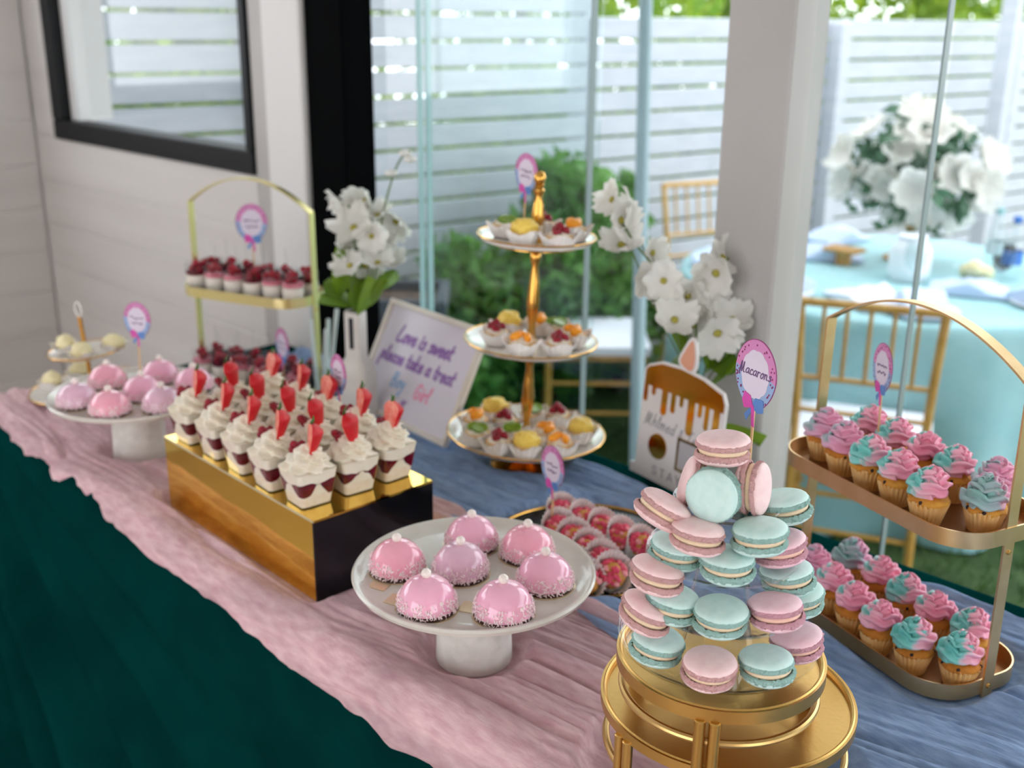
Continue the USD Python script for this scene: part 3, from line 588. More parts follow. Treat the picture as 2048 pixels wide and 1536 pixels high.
for tray, rows, z in (('upper', UP, .7655+.1895), ('lower', LO, .7655+.0055)):
    for i, (a, nn, v) in enumerate(rows):
        fr = 'front' if i < 6 else 'back'; k = i if i < 6 else i-6
        lb = f'{LBL[v]} swirled cupcake, {ORD[k]} from the column end in the {fr} row, {tray} tray'
        x, y = cpos(a, nn); g = f'cupcakes on the {tray} tray of the gold stand'; rz = math.radians(rnd.uniform(-28, 28))
        if v not in cp: cp[v] = cupcake(lb, (x, y, z), rz, g, *VAR[v])
        else: copy(cp[v], (x, y, z), rz, lb, g)
# ------------------------------------------------------------------ mirrored gold box with strawberry dessert cups
mat('gold_mirror', col('#f0c95a'), .03, 1.)
mat('black_gloss', col('#0c0c10'), .12, c2=col('#101018'), spec=.6)
BXL = (-1.246, .823, .7655); BRZ = math.radians(-1.9); BW, BD, BH = .197, .096, .1135
t = thing('riser_box', 'gold mirrored riser box with one black end under the strawberry cups', 'riser', BXL, BRZ)
part(t, 'front_panel', bx(-BW, BW-.003, -BD, -BD+.003, 0, BH-.003), 'gold_mirror', False)
part(t, 'back_panel', bx(-BW, BW-.003, BD-.003, BD, 0, BH-.003), 'gold_mirror', False)
part(t, 'top_panel', bx(-BW, BW, -BD, BD, BH-.003, BH), 'gold_mirror', False)
part(t, 'end_panel', bx(BW-.003, BW, -BD, BD, 0, BH-.003), 'black_gloss', False, label='black end panel')
part(t, 'end_panel', bx(-BW, -BW+.003, -BD+.003, BD-.003, 0, BH-.003), 'gold_mirror', False)
mat('edge_pale', col('#d9cda8'), .35, .5)
part(t, 'edge_strip', bx(-BW, BW, -BD-.0014, -BD, BH-.0022, BH+.0004), 'edge_pale', False)
mat('cream_white', col('#f1e8d8'), .5, c2=col('#e9dcc5'), nscale=40, sss=.2)
mat('cream_biscuit', col('#ecd6bd'), .6, c2=col('#f0e2d2'), nscale=160, sss=.15)
mat('jam_red', col('#6b0a22'), .22, c2=col('#520819'), nscale=90)
mat('berry_dark', col('#a50a26'), .25, c2=col('#7c0920'), nscale=120, bump=.4, bscale=900)
mat('strawberry_skin', col('#d5101c'), .28, c2=col('#c00a1c'), nscale=60, bump=.5, bscale=900)
mat('strawberry_flesh', col('#e5574c'), .45, c2=col('#f3a08c'), nscale=110)
mat('calyx', col('#3f6b2a'), .6)
mat('pick_rose', col('#e8b9b4'), .4, c2=col('#ddb0aa'))
def sq(h, r, n=7): return rrect(h, h, r, n)
def frust(z0, h0, z1, h1, r=.006, closed=True):
    A, B = sq(h0, r), sq(h1, r); n = len(A); V = np.vstack([np.c_[A, np.full(n, z0)], np.c_[B, np.full(n, z1)], [[0, 0, z0], [0, 0, z1]]]); j = np.arange(n); k = (j+1) % n
    F = [np.c_[j, k, n+k], np.c_[j, n+k, n+j]]
    if closed: F += [np.c_[np.full(n, 2*n), k, j], np.c_[np.full(n, 2*n+1), n+j, n+k]]
    return trimesh.Trimesh(V, np.vstack(F), process=False)
def swirl(r0, h, seed, lobes=7, amp=.16, turns=.8, n=56, k=16):
    """piped mound: lobed, twisted, narrowing to a peak"""
    a = np.linspace(0, 2*np.pi, n+1); V = []
    for q in np.linspace(0, 1, k):
        r = r0*(1-q**1.7)**.62*(1+.10*np.sin(q*14)); rr = r*(1+amp*np.cos(lobes*(a+turns*q*2))); V.append((rr*np.cos(a), rr*np.sin(a), np.full(n+1, h*q)))
    X, Y, Z = [np.array([v[i] for v in V]) for i in range(3)]; m = grid(X, Y, Z); v = m.vertices
    m.vertices = v+(.0013*(2*meshkit.noise(v*230, seed)-1))[:, None]; return m
def half_berry(l=.048, w=.0195, seed=0):
    q = np.linspace(0, 1, 18); r = w*np.sin(np.pi*np.clip(q*.5+.5*q**.55, 0, 1))**.8*(.55+.62*q)
    r = w*1.05*np.sqrt(np.clip(q, 0, 1))*(1-np.clip(q-.80, 0, 1)*3.2)**1; r[-1] = .004
    a = np.linspace(0, np.pi, 18); X = np.array([x*np.cos(a) for x in r]); Y = np.array([-x*.95*np.sin(a) for x in r]); Z = np.repeat((q*l)[:, None], 18, 1)
    skin = grid(X, Y, Z)
    P = np.r_[np.c_[r, q*l], np.c_[-r[::-1], q[::-1]*l]]; face = ext(Polygon(P).buffer(0), .0006); face = mv(face, tilt=((1, 0, 0), np.pi/2)); face.apply_translation((0, .0004, 0))
    lv = []
    for s in (-1, -.35, .35, 1):
        b = np.array([(0, 0, l-.001), (s*.006, -.003, l+.004), (s*.012, -.004, l+.0075)]); lv.append(sweep(smooth_path(b, 4), np.array([(-.0022, 0), (0, .0005), (.0022, 0), (0, -.0005)]), False, np.linspace(1, .15, 9)))
    return skin, face, cat_(*lv)
def dessert_cup(label, loc, rz, grp, seed, ang, tip, face_rz):
    t = thing('dessert_cup', label, 'dessert cup', loc, rz, grp)
    H = .052; hw = lambda z: .0225+(.0305-.0225)*z/H
    part(t, 'cup', cat_(frust(0, hw(0), H, hw(H), .006, False), frust(0, hw(0), .0012, hw(.0012), .006)), 'clear_plastic', 40)
    g = .0011
    part(t, 'biscuit_layer', frust(.0015, hw(.0015)-g, .017, hw(.017)-g, .006), 'cream_biscuit', 40)
    part(t, 'cream_layer', frust(.0172, hw(.0172)-g, H-.003, hw(H-.003)-g, .006), 'cream_white', 40)
    n = 160; o = Polygon(sq(1., .2, 8)).exterior; o = np.array([o.interpolate(u, normalized=True).coords[0] for u in np.arange(n)/n]); a = np.arctan2(o[:, 1], o[:, 0]); nz_ = meshkit.noise(np.c_[np.cos(a)*3+seed, np.sin(a)*3, 0*a], seed)
    ln = np.clip(np.abs(np.sin(2*a))**1.0*(.6+1.2*nz_)-.30, 0, 1); zt_ = .034+.003*nz_-.004*(1-ln); zb = zt_-.0205*ln-.0004
    r1 = np.array([hw(z)-g+.0004 for z in zt_]); r0 = np.array([hw(z)-g+.0004 for z in zb]); V = [(o[:, 0]*r0, o[:, 1]*r0, zb), (o[:, 0]*r1, o[:, 1]*r1, zt_)]
    X, Y, Z = [np.array([np.r_[v[i], v[i][:1]] for v in V]) for i in range(3)]
    part(t, 'jam', grid(X, Y, Z), 'jam_red', 40)
    part(t, 'whipped_cream', cat_(mv(swirl(.0292, .024, seed), (0, 0, H-.0035)), mv(swirl(.019, .016, seed+2, 6, .2), (.001, .001, H+.011))), 'cream_white', True)
    s_, f_, l_ = half_berry()
    M_ = dict(tilt=((1, .3, 0), math.radians(tip)), rz=face_rz); at = (.006*math.cos(ang), .006*math.sin(ang), H+.008)
    b = part(t, 'strawberry', mv(s_, at, **M_), 'strawberry_skin', 50); part(b, 'cut_face', mv(f_, at, **M_), 'strawberry_flesh', False); part(b, 'leaf', mv(l_, at, **M_), 'calyx', 40)
    rs = np.random.RandomState(seed); bb = []
    for k in range(7): e = rs.normal(0, .0042, 3); bb.append(mv(blob(.0055, seed+k, .2, 1), (-.016*math.cos(ang+.5)+e[0], -.016*math.sin(ang+.5)+e[1], H+.0165+abs(e[2]))))
    part(t, 'berries', cat_(*bb), 'berry_dark', True)
    p0 = np.array([.012*math.cos(ang+2.2), .012*math.sin(ang+2.2), H+.006]); part(t, 'pick', tube([p0, p0+[.003, -.002, .052]], .0011, 6), 'pick_rose')
    return t
cb, sb_ = math.cos(BRZ), math.sin(BRZ); dproto = []
ROWN = ['front', 'middle', 'back']
for r in range(3):
    for k in range(5):
        x = -.1555+.0745*k+rnd.uniform(-.002, .002); y = -.066+.0645*r+rnd.uniform(-.002, .002)
        loc = (BXL[0]+x*cb-y*sb_, BXL[1]+x*sb_+y*cb, BXL[2]+BH+.0004); rz = BRZ+math.radians(rnd.uniform(-5, 5))
        lb = f'strawberry cream cup, {ORD[4-k]} from the black end, {ROWN[r]} row on the gold box'
        v = (k*2+r) % 4
        if len(dproto) <= v and v == len(dproto): dproto.append(dessert_cup(lb, loc, rz, 'strawberry cups on the gold box', 31+v*5, *[(-.3, 8, 2.75), (.2, -14, 2.35), (-.8, 14, 3.0), (.1, -20, 2.2)][v]))
        else: copy(dproto[v % len(dproto)], loc, rz, lb)

# ------------------------------------------------------------------ cake stands with pink domes
mat('stoneware', col('#d9d3ca'), .22, c2=col('#d2cbc2'), nscale=30, coat=.4)
mat('stoneware_raw', col('#dcd8d2'), .6, c2=col('#cfcac3'), nscale=60, bump=.3)
mat('glaze_pink', col('#f5afca'), .10, c2=col('#f6b8cf'), nscale=14, coat=.7, coatr=.03, sss=.1)
mat('glaze_rose', col('#f6a6bb'), .10, c2=col('#f6aec1'), nscale=14, coat=.7, coatr=.03, sss=.1)
mat('glaze_mauve', col('#e3b3c9'), .10, c2=col('#e5bace'), nscale=14, coat=.7, coatr=.03, sss=.1)
mat('coconut', col('#f8e2e4'), .6)
mat('chocolate', col('#3c1a14'), .5, bump=.5, bscale=700)
mat('card_gold', col('#ead3b0'), .3, .6)
mat('pearl', col('#f2e4dd'), .18, coat=.6)
def cake_stand(label, loc, r=.139, h=.109):
    t = thing('cake_stand', label, 'cake stand', loc, 0)
    part(t, 'plate', lathe([(0, h-.008), (r*.5, h-.0075), (r*.93, h-.004), (r*.985, h-.0005), (r, h+.004), (r-.002, h+.0065), (r-.006, h+.0062), (r-.010, h+.0035), (r-.020, h+.0008), (r-.03, h), (0, h)], 160), 'stoneware', 40)
    part(t, 'pedestal', lathe([(.0, 0), (.0440, 0), (.0447, .002), (.0445, .012), (.0425, .055), (.0405, h-.0085), (0, h-.0085)], 80), 'stoneware_raw', 40)
    return t
def dome(label, loc, rz, grp, seed, glaze, tab):
    t = thing('dome_cake', label, 'cake', loc, rz, grp); R, H = .0318, .0375
    B = Point(0, 0).buffer(.0345, 32).union(affinity.rotate(sbox(.020, -.0095, .0475, .0095), 0, origin=(0, 0)).buffer(.0015)); 
    part(t, 'card_base', mv(ext(B if tab else Point(0, 0).buffer(.0345, 32), .0009), (0, 0, 0)), 'card_gold', False)
    part(t, 'chocolate_base', lathe([(0, .001), (.0322, .001), (.0328, .003), (.0318, .0055), (0, .0055)], 60), 'chocolate', 40)
    q = np.linspace(0, np.pi/2, 22); part(t, 'glazed_dome', lathe([(0, .004)]+[(R*math.cos(x)**.82*(1 if i < 21 else 0), .0045+(H-.0045)*math.sin(x)) for i, x in enumerate(q)], 80), glaze, 80)
    rs = np.random.RandomState(seed); fl_ = []
    base = trimesh.creation.box((.0042, .0012, .0007))
    for k in range(420):
        th = rs.uniform(0, 6.283); z = .003+.0165*rs.rand()**1.5; c = min(1., math.sqrt(max(0, 1-((z-.0045)/(H-.0045))**2)) if z > .0045 else 1.); rr = R*c**.82+.0004
        m = base.copy(); m.vertices *= [rs.uniform(.6, 1.3), 1, 1]; m.apply_transform(trimesh.transformations.euler_matrix(*rs.uniform(0, 6.28, 3))); m.apply_translation((rr*math.cos(th), rr*math.sin(th), z)); fl_.append(m)
    part(t, 'coconut_flakes', cat_(*fl_), 'coconut', False, kind='stuff')
    part(t, 'pearl', mv(trimesh.creation.icosphere(3, .0056), (.0005, 0, H+.0042)), 'pearl', True)
    return t
cake_stand('white stoneware cake stand with pink domes, beside the macaron tower', (-.822, .778, .7655))
cake_stand('white stoneware cake stand with pink domes, near the shiplap wall', (-1.664, .800, .7655))
DZ = .7655+.109+.0003
D1 = [(-.887, .719, 'glaze_rose', 1, -70, 'rose dome cake nearest the gold box on the close cake stand, card tab showing'), (-.874, .823, 'glaze_pink', 0, 0, 'pink dome cake at the far edge of the close cake stand'), (-.831, .765, 'glaze_mauve', 0, 0, 'mauve-pink dome cake in the centre of the close cake stand'), (-.809, .852, 'glaze_rose', 0, 0, 'bright rose dome cake at the rim of the close stand, beside the paper slips'),
      (-.746, .815, 'glaze_pink', 0, 0, 'pink dome cake of the close stand nearest the macaron tower'), (-.799, .687, 'glaze_pink', 1, 180+20, 'pink dome cake at the front rim of the close stand, white tab pointing out'), (-.733, .737, 'glaze_pink', 1, 205, 'frontmost pink dome cake of the close stand, on the macaron side')]
D2 = [(-1.678, .707, 'glaze_mauve', 'pale mauve dome cake at the front of the far cake stand'), (-1.736, .788, 'glaze_rose', 'bright rose dome cake at the wall side of the far cake stand'), (-1.640, .801, 'glaze_pink', 'pink dome cake under the paper balloon on the far cake stand'), (-1.700, .866, 'glaze_pink', 'pink dome cake at the back of the far cake stand beside the white pastries'), (-1.606, .728, 'glaze_rose', 'rose dome cake at the front of the far cake stand beside the gold box'), (-1.566, .797, 'glaze_mauve', 'mauve dome cake of the far stand hidden behind strawberry cups'), (-1.622, .885, 'glaze_pink', 'pink dome cake at the rear of the far stand, below the gold arch')]
pr_ = {}
def put_dome(x, y, gz, tab, rz, lb, grp):
    k = (gz, tab)
    if k not in pr_: pr_[k] = dome(lb, (x, y, DZ), math.radians(rz), grp, 50+len(pr_), gz, tab)
    else: copy(pr_[k], (x, y, DZ), math.radians(rz), lb, grp)
for x, y, gz, tab, rz, lb in D1: put_dome(x, y, gz, tab, rz, lb, 'pink dome cakes on the close cake stand')
for i, (x, y, gz, lb) in enumerate(D2): put_dome(x, y, gz, 0, i*51, lb, 'pink dome cakes on the far cake stand')

# ------------------------------------------------------------------ tray of pink praline bites in paper cups
mat('tray_black', col('#17181a'), .25, spec=.6)
t = thing('serving_tray', 'round dark tray with gold rim holding pink praline bites', 'tray', (-.905, 1.075, .7665), 0)
part(t, 'plate', lathe([(0, 0), (.125, 0), (.139, .005), (.1395, .0065), (.126, .0025), (0, .0025)], 100), 'tray_black', 40)
a = np.linspace(0, 2*np.pi, 100, endpoint=False); part(t, 'rim', tube(np.c_[.1405*np.cos(a), .1405*np.sin(a), np.full(100, .0066)], .0022, 8, True), 'gold_polish')
mat('paper_white', col('#efe9e6'), .7, sss=.1)
mat('praline_pink', col('#e0506f'), .5, c2=col('#d8405f'), nscale=150)
mat('praline_light', col('#ef9a9c'), .5)
mat('praline_gold', col('#c98a3c'), .5)
def bite(label, loc, rz, seed):
    t = thing('praline_bite', label, 'sweet', loc, rz, 'pink praline bites on the dark tray', ((0, 1, 0), math.radians(34)), 1.12)
    n = 28*4; a = np.linspace(0, 2*np.pi, n+1); V = []
    for q in np.linspace(0, 1, 5):
        r = (.0150+.0095*q)*(1+.05*q*np.cos(28*a)); V.append((r*np.cos(a), r*np.sin(a), (.024+.007*(-np.cos(a)))*q))
    X, Y, Z = [np.array([v[i] for v in V]) for i in range(3)]; part(t, 'paper_cup', cat_(grid(X, Y, Z), lathe([(0, 0), (.0135, 0)], 40)), 'paper_white', 30)
    part(t, 'bun', mv(blob(.0158, seed, .1, 3, 3., (1, 1, .9)), (0, 0, .0150)), 'praline_gold', True)
    rs = np.random.RandomState(seed); c1, c2_ = [], []
    for k in range(62):
        d = rs.normal(size=3); d[2] = abs(d[2])*.9+.1; d /= np.linalg.norm(d)
        if d[0] > .35 and d[1] > .1: continue
        m = mv(blob(rs.uniform(.0026, .0042), seed+k, .45, 1, 3.), tuple(d*.0158*np.array([1, 1, .9])+[0, 0, .0150])); (c1 if rs.rand() < .8 else c2_).append(m)
    part(t, 'praline_crumb', cat_(*c1), 'praline_pink', False, kind='stuff'); part(t, 'pale_crumb', cat_(*c2_), 'praline_light', False, kind='stuff'); return t
RA = [(-.986, 1.102), (-.948, 1.104), (-.911, 1.103), (-.875, 1.102), (-.838, 1.100), (-.803, 1.100)]; RB = [(-.953, 1.062), (-.917, 1.054), (-.880, 1.042), (-.846, 1.030), (-.814, 1.014), (-.862, .990), (-.828, .975)]
bp = []
for rown, row in (('back', RA), ('front', RB)):
    for i, (x, y) in enumerate(row):
        lb = f'pink praline bite in white paper, {ORD[i]} from the box end of the {rown} row'; rz = math.radians(-8 if rown == 'back' else -22)+rnd.uniform(-.1, .1)
        if len(bp) < 3: bp.append(bite(lb, (x, y, .7775), rz, 70+i))
        else: copy(bp[i % 3], (x, y, .7775), rz, lb, None, ((0, 1, 0), math.radians(34)), 1.12)

# ------------------------------------------------------------------ three-tier pastry stand
mat('porcelain', col('#ece7df'), .12, coat=.5)
SX, SY, SZ = -1.184, 1.236, .7655; ST = ((-.70, .713, 0), math.radians(2.1))
R_ = trimesh.transformations.rotation_matrix(ST[1], ST[0])
t = thing('tiered_stand', 'three-tier white pastry stand with a turned gold pole', 'stand', (SX, SY, SZ), 0, None, ST)
for r, z in ((.131, .052), (.108, .210), (.0945, .379)):
    part(t, 'plate', lathe([(0, z-.002), (r*.7, z-.002), (r*.93, z+.003), (r-.0012, z+.0105), (r-.003, z+.0105), (r*.90, z+.004), (r*.68, z), (0, z)], 120), 'porcelain', 40)
    a = np.linspace(0, 2*np.pi, 110, endpoint=False); part(t, 'gold_rim', tube(np.c_[(r-.001)*np.cos(a), (r-.001)*np.sin(a), np.full(110, z+.0106)], .0014, 7, True), 'gold_polish')
    part(t, 'underplate', lathe([(0, z-.006), (r*.5, z-.006), (r*.75, z-.0032), (r*.75, z-.002), (0, z-.002)], 80), 'gold_polish', 40)
part(t, 'foot', lathe([(0, 0), (.056, 0), (.057, .006), (.050, .012), (.030, .020), (.022, .034), (.024, .046), (0, .046)], 64), 'gold_polish', 40)
for z0, z1 in ((.052, .204), (.210, .373), (.379, .468)):
    L0 = z1-z0; part(t, 'pole', lathe([(0, z0), (.013, z0), (.0135, z0+.006), (.007, z0+.012), (.0055, z0+L0*.2), (.0095, z0+L0*.36), (.0105, z0+L0*.45), (.008, z0+L0*.66), (.0055, z0+L0*.80), (.0088, z0+L0*.87), (.0088, z0+L0*.91), (.006, z0+L0*.94), (.008, z1), (0, z1)], 32), 'gold_polish', 40)
part(t, 'finial', lathe([(0, .468), (.006, .468), (.0085, .473), (.0095, .479), (.007, .486), (0, .489)], 28), 'gold_polish', 50)
mat('pastry', col('#e8c48c'), .7, c2=col('#dcb173'), nscale=60, bump=.4)
mat('fruit_orange', col('#f79a12'), .25, c2=col('#fbaa2c'), nscale=50, sss=.15)
mat('fruit_yellow', col('#f4d566'), .4, c2=col('#efc64c'), nscale=60, bump=.4, bscale=500)
mat('fruit_kiwi', col('#8aa52e'), .25, c2=col('#5f7f1e'), nscale=90)
def tartlet(label, loc, rz, grp, kind, seed):
    t = thing('tartlet', label, 'pastry', loc, rz, grp, None, 1.2)
    n = 96; a = np.linspace(0, 2*np.pi, n+1); V = []
    sqr = lambda x: 1/np.maximum(np.abs(np.cos(x)), np.abs(np.sin(x)))**.55
    for q in np.linspace(0, 1, 5): r = (.0135+.0085*q)*sqr(a)*(1+.05*q*np.cos(16*a)); V.append((r*np.cos(a), r*np.sin(a), .019*q+.003*q*q*np.cos(4*a+np.pi)))
    X, Y, Z = [np.array([v[i] for v in V]) for i in range(3)]; part(t, 'paper_case', cat_(grid(X, Y, Z), lathe([(0, 0), (.0137, 0)], 40)), 'paper_white', 30)
    part(t, 'pastry_shell', lathe([(0, .001), (.013, .001), (.0175, .015), (.0165, .017), (0, .0155)], 40), 'pastry', 40)
    rs = np.random.RandomState(seed); part(t, 'cream', mv(swirl(.0145, .0085, seed, 6, .12), (0, 0, .0145)), 'cream_white', True)
    if kind == 'orange':
        for k in range(3): part(t, 'mandarin_segment', mv(blob(.0085, seed+k, .12, 2, 2., (1.2, .62, .72)), ((-.006, .005, .002)[k], (.004, -.006, .007)[k], .0235), rz=k*1.1), 'fruit_orange', True)
    elif kind == 'yellow': part(t, 'sponge_top', mv(blob(.0165, seed, .18, 3, 2.5, (1.1, .9, .72)), (0, 0, .0215)), 'fruit_yellow', True)
    elif kind == 'kiwi':
        for k in range(3): part(t, 'kiwi_slice', mv(cyl(.0085, -.0013, .0013, 24, .0006), ((-.006, .006, .001)[k], (.003, .001, -.007)[k], .0235), tilt=((1, k-.5, 0), .35)), 'fruit_kiwi', 40)
    else:
        for k in range(4): part(t, 'berry', mv(blob(.0058, seed+k, .22, 2, 4.), ((-.007, .006, .001, -.001)[k], (.003, .004, -.006, .001)[k], (.023, .023, .023, .028)[k])), 'berry_dark', True)
    return t
TP = [('top', .379, [('yellow', .014, -.043), ('berry', .066, -.020), ('orange', .034, .047), ('kiwi', -.048, -.020), ('berry', -.022, .036)]),
      ('middle', .210, [('berry', -.034, -.044), ('yellow', -.060, .010), ('orange', .030, -.052), ('kiwi', .000, .062), ('berry', .068, -.008), ('orange', .052, .045), ('orange', -.032, .052)]),
      ('bottom', .052, [('yellow', -.080, .006), ('orange', -.067, -.050), ('berry', -.036, -.012), ('berry', .004, .074), ('kiwi', -.034, .052), ('kiwi', -.020, -.092), ('kiwi', .008, -.042), ('berry', .028, -.092), ('yellow', .066, -.068), ('orange', .046, .002), ('orange', .096, -.022), ('yellow', .078, .048)])]
WHAT = dict(yellow='yellow sponge', orange='mandarin', kiwi='kiwi', berry='dark berry')
SPOT = {('top', 0): 'under the balloon pick', ('top', 1): 'on the column side', ('top', 2): 'behind the berry one', ('top', 3): 'on the sign side', ('top', 4): 'behind the pole',
        ('middle', 0): 'on the sign side', ('middle', 1): 'behind the berry one', ('middle', 2): 'at the front', ('middle', 3): 'at the back', ('middle', 4): 'on the column side', ('middle', 5): 'at the back on the column side', ('middle', 6): 'behind the pole',
        ('bottom', 0): 'at the back on the sign side', ('bottom', 1): 'on the sign side', ('bottom', 2): 'close by the pole', ('bottom', 3): 'at the back', ('bottom', 4): 'just behind the pole', ('bottom', 5): 'at the outer edge on the sign side', ('bottom', 6): 'just in front of the pole', ('bottom', 7): 'at the front edge on the sign side', ('bottom', 8): 'at the front edge', ('bottom', 9): 'between pole and balloon pick', ('bottom', 10): 'at the front on the column side', ('bottom', 11): 'at the outer edge on the column side'}
tp = {}
for tn, z, items in TP:
    for i, (kd, x, y) in enumerate(items):
        p = R_ @ np.array([x, y, z+.0015+(.0022 if math.hypot(x, y) > .07 else 0), 1]); loc = (SX+p[0], SY+p[1], SZ+p[2]+.0006); rz = rnd.uniform(0, 1.5)
        lb = f'{WHAT[kd]} tartlet {SPOT[(tn, i)]} of the {tn} tier'
        if kd not in tp: tp[kd] = tartlet(lb, loc, rz, f'fruit tartlets on the {tn} tier', kd, 90+len(tp)*7)
        else: copy(tp[kd], loc, rz, lb, f'fruit tartlets on the {tn} tier', None, 1.2)

# ------------------------------------------------------------------ gold arch stand with little dessert glasses, near the wall
mat('gold_bright', col('#efe3a2'), .3, .9)
VS = np.array([-1.849, 1.156, .7655]); VA = math.radians(19.)
handled_stand('pale gold two-tier arched stand with little berry glasses by the window wall', VS, VA, .143, .066, .004, .186, .360, .414, -.001, 'gold_bright', 'tray_dark')
mat('jelly_pink', col('#e58f9e'), .3, c2=col('#d96f84'), nscale=80)
mat('panna', col('#f0e4d8'), .4)
def verrine(label, loc, rz, grp, seed, topm):
    t = thing('dessert_glass', label, 'dessert glass', loc, rz, grp, None, 1.1)
    part(t, 'glass', lathe([(0, 0), (.0165, 0), (.0185, .003), (.0204, .052), (.0196, .052), (.0177, .0035), (0, .0015)], 40), 'clear_plastic', 40)
    part(t, 'panna_cotta', lathe([(0, .002), (.0172, .0025), (.0191, .031), (0, .032)], 40), 'panna', 40)
    part(t, 'jelly', lathe([(0, .0322), (.0188, .0322), (.0192, .038), (0, .038)], 40), topm, 40)
    rs = np.random.RandomState(seed); part(t, 'berries', cat_(*[mv(blob(rs.uniform(.005, .0075), seed+k, .25, 2), (rs.uniform(-.009, .009), rs.uniform(-.009, .009), .041+rs.uniform(0, .011))) for k in range(6)]), 'berry_dark', True)
    p0 = np.array([rs.uniform(-.006, .006), rs.uniform(-.006, .006), .030]); part(t, 'stick', tube([p0, p0+[rs.uniform(-.006, .006), 0, .06]], .0014, 6), 'clear_stem'); return t
vp = []
def vpos(x, y): return VS[0]+x*math.cos(VA)-y*math.sin(VA), VS[1]+x*math.sin(VA)+y*math.cos(VA)
for tn, z, g in (('upper', .1875, 'berry glasses on the upper tray of the pale gold stand'), ('lower', .0055, 'berry glasses on the lower tray of the pale gold stand')):
    for r in range(2):
        for k in range(6):
            x, y = vpos(-.118+.0465*k, -.028+.046*r); lb = f'little berry glass, {ORD[k]} from the wall in the {ROWN[r*2]} row of the {tn} gold tray'
            loc = (x, y, .7655+z)
            if len(vp) < 3: vp.append(verrine(lb, loc, rnd.uniform(0, 6), g, 120+len(vp), ['jam_red', 'jelly_pink', 'jelly_pink'][len(vp)]))
            else: copy(vp[(k+r+(tn == 'lower')*2) % 3], loc, rnd.uniform(0, 6), lb, g, None, 1.1)
# straws in a glass beside it
clear_mat('straw_teal', (.80, .90, .88), 1.4, .2)
mat('straw_pale', col('#d3dedb'), .4)
t = thing('straw_glass', 'clear glass of pale straws between the gold stand and the white vase', 'glass', (-1.700, 1.200, .7655))
part(t, 'glass', lathe([(0, 0), (.028, 0), (.031, .07), (.030, .07), (.0272, .003), (0, .002)], 40), 'clear_plastic', 40)
for k, (x, y, dx, dy, h) in enumerate([(-.012, .0, -.016, .004, .145), (.004, -.012, -.002, -.008, .130), (.012, .006, .020, .014, .150), (-.004, .012, -.010, .020, .120), (.014, -.008, .026, -.004, .118)]):
    s_ = tube([(x, y, .004), (x+dx, y+dy, h+.03)], .0042, 10); q = solo('straw', mv(s_, (-1.700, 1.200, .7655)), 'straw_pale', ['pale straw leaning furthest towards the gold stand', 'pale straw upright in front in the glass', 'tallest pale straw leaning towards the white vase', 'pale straw at the back of the glass', 'short pale straw leaning towards the framed sign'][k], 'straw', group='straws in the glass')
mat('sponge_pale', col('#f0e3b4'), .6)
# small stand of white pastries against the side wall
FX, FY = -1.985, .872
t = thing('tiered_stand', 'small two-tier gold and white stand with cream pastries by the side wall', 'stand', (FX, FY, .7655), 0, None, ((.7, -.71, 0), math.radians(4)))
for r, z in ((.115, .022), (.070, .094)): part(t, 'plate', lathe([(0, z-.002), (r*.7, z-.002), (r-.0012, z+.008), (r-.003, z+.008), (r*.68, z), (0, z)], 80), 'porcelain', 40); a = np.linspace(0, 2*np.pi, 80, endpoint=False); part(t, 'gold_rim', tube(np.c_[(r-.001)*np.cos(a), (r-.001)*np.sin(a), np.full(80, z+.0082)], .0015, 7, True), 'gold_polish')
part(t, 'foot', lathe([(0, 0), (.045, 0), (.046, .005), (.012, .012), (.010, .021), (0, .021)], 40), 'gold_polish', 40)
part(t, 'pole', cyl(.0042, .02, .168, 14), 'gold_polish'); 
a = np.linspace(0, 2*np.pi, 30, endpoint=False); part(t, 'loop_handle', tube(np.c_[.014*np.cos(a), 0*a, .181+.014*np.sin(a)], .0016, 8, True), 'porcelain')
wp = None
for i, (x, y, z, lb) in enumerate([(-.034, -.030, .098, 'cream pastry in paper on the wall side of the small top plate'), (.030, .036, .100, 'cream pastry in paper on the upper plate nearest the gold arch'), (.034, -.030, .098, 'cream pastry in paper at the front of the small upper plate'), (-.055, -.055, .026, 'cream pastry at the front of the small lower plate'), (.062, -.060, .026, 'cream pastry on the lower plate half behind the domes'), (-.080, .010, .026, 'cream pastry on the lower plate against the wall')]):
    if wp is None:
        wp = thing('cream_pastry', lb, 'pastry', (FX+x, FY+y, .7655+z), 0, 'cream pastries on the small stand'); n = 60; a = np.linspace(0, 2*np.pi, n+1); V = [((.014+.013*q)*(1+.08*q*np.cos(9*a))*np.cos(a), (.014+.013*q)*(1+.08*q*np.cos(9*a))*np.sin(a), .014*q+.004*q*np.cos(3*a)) for q in np.linspace(0, 1, 5)]
        X, Y, Z = [np.array([v[i] for v in V]) for i in range(3)]; part(wp, 'paper_case', cat_(grid(X, Y, Z), lathe([(0, 0), (.014, 0)], 30)), 'paper_white', 30); part(wp, 'sponge', mv(blob(.0185, 5, .15, 3, 2., (1.15, .9, .8)), (0, 0, .017)), 'sponge_pale', True)
    else: copy(wp, (FX+x, FY+y, .7655+z), i*1.1, lb)
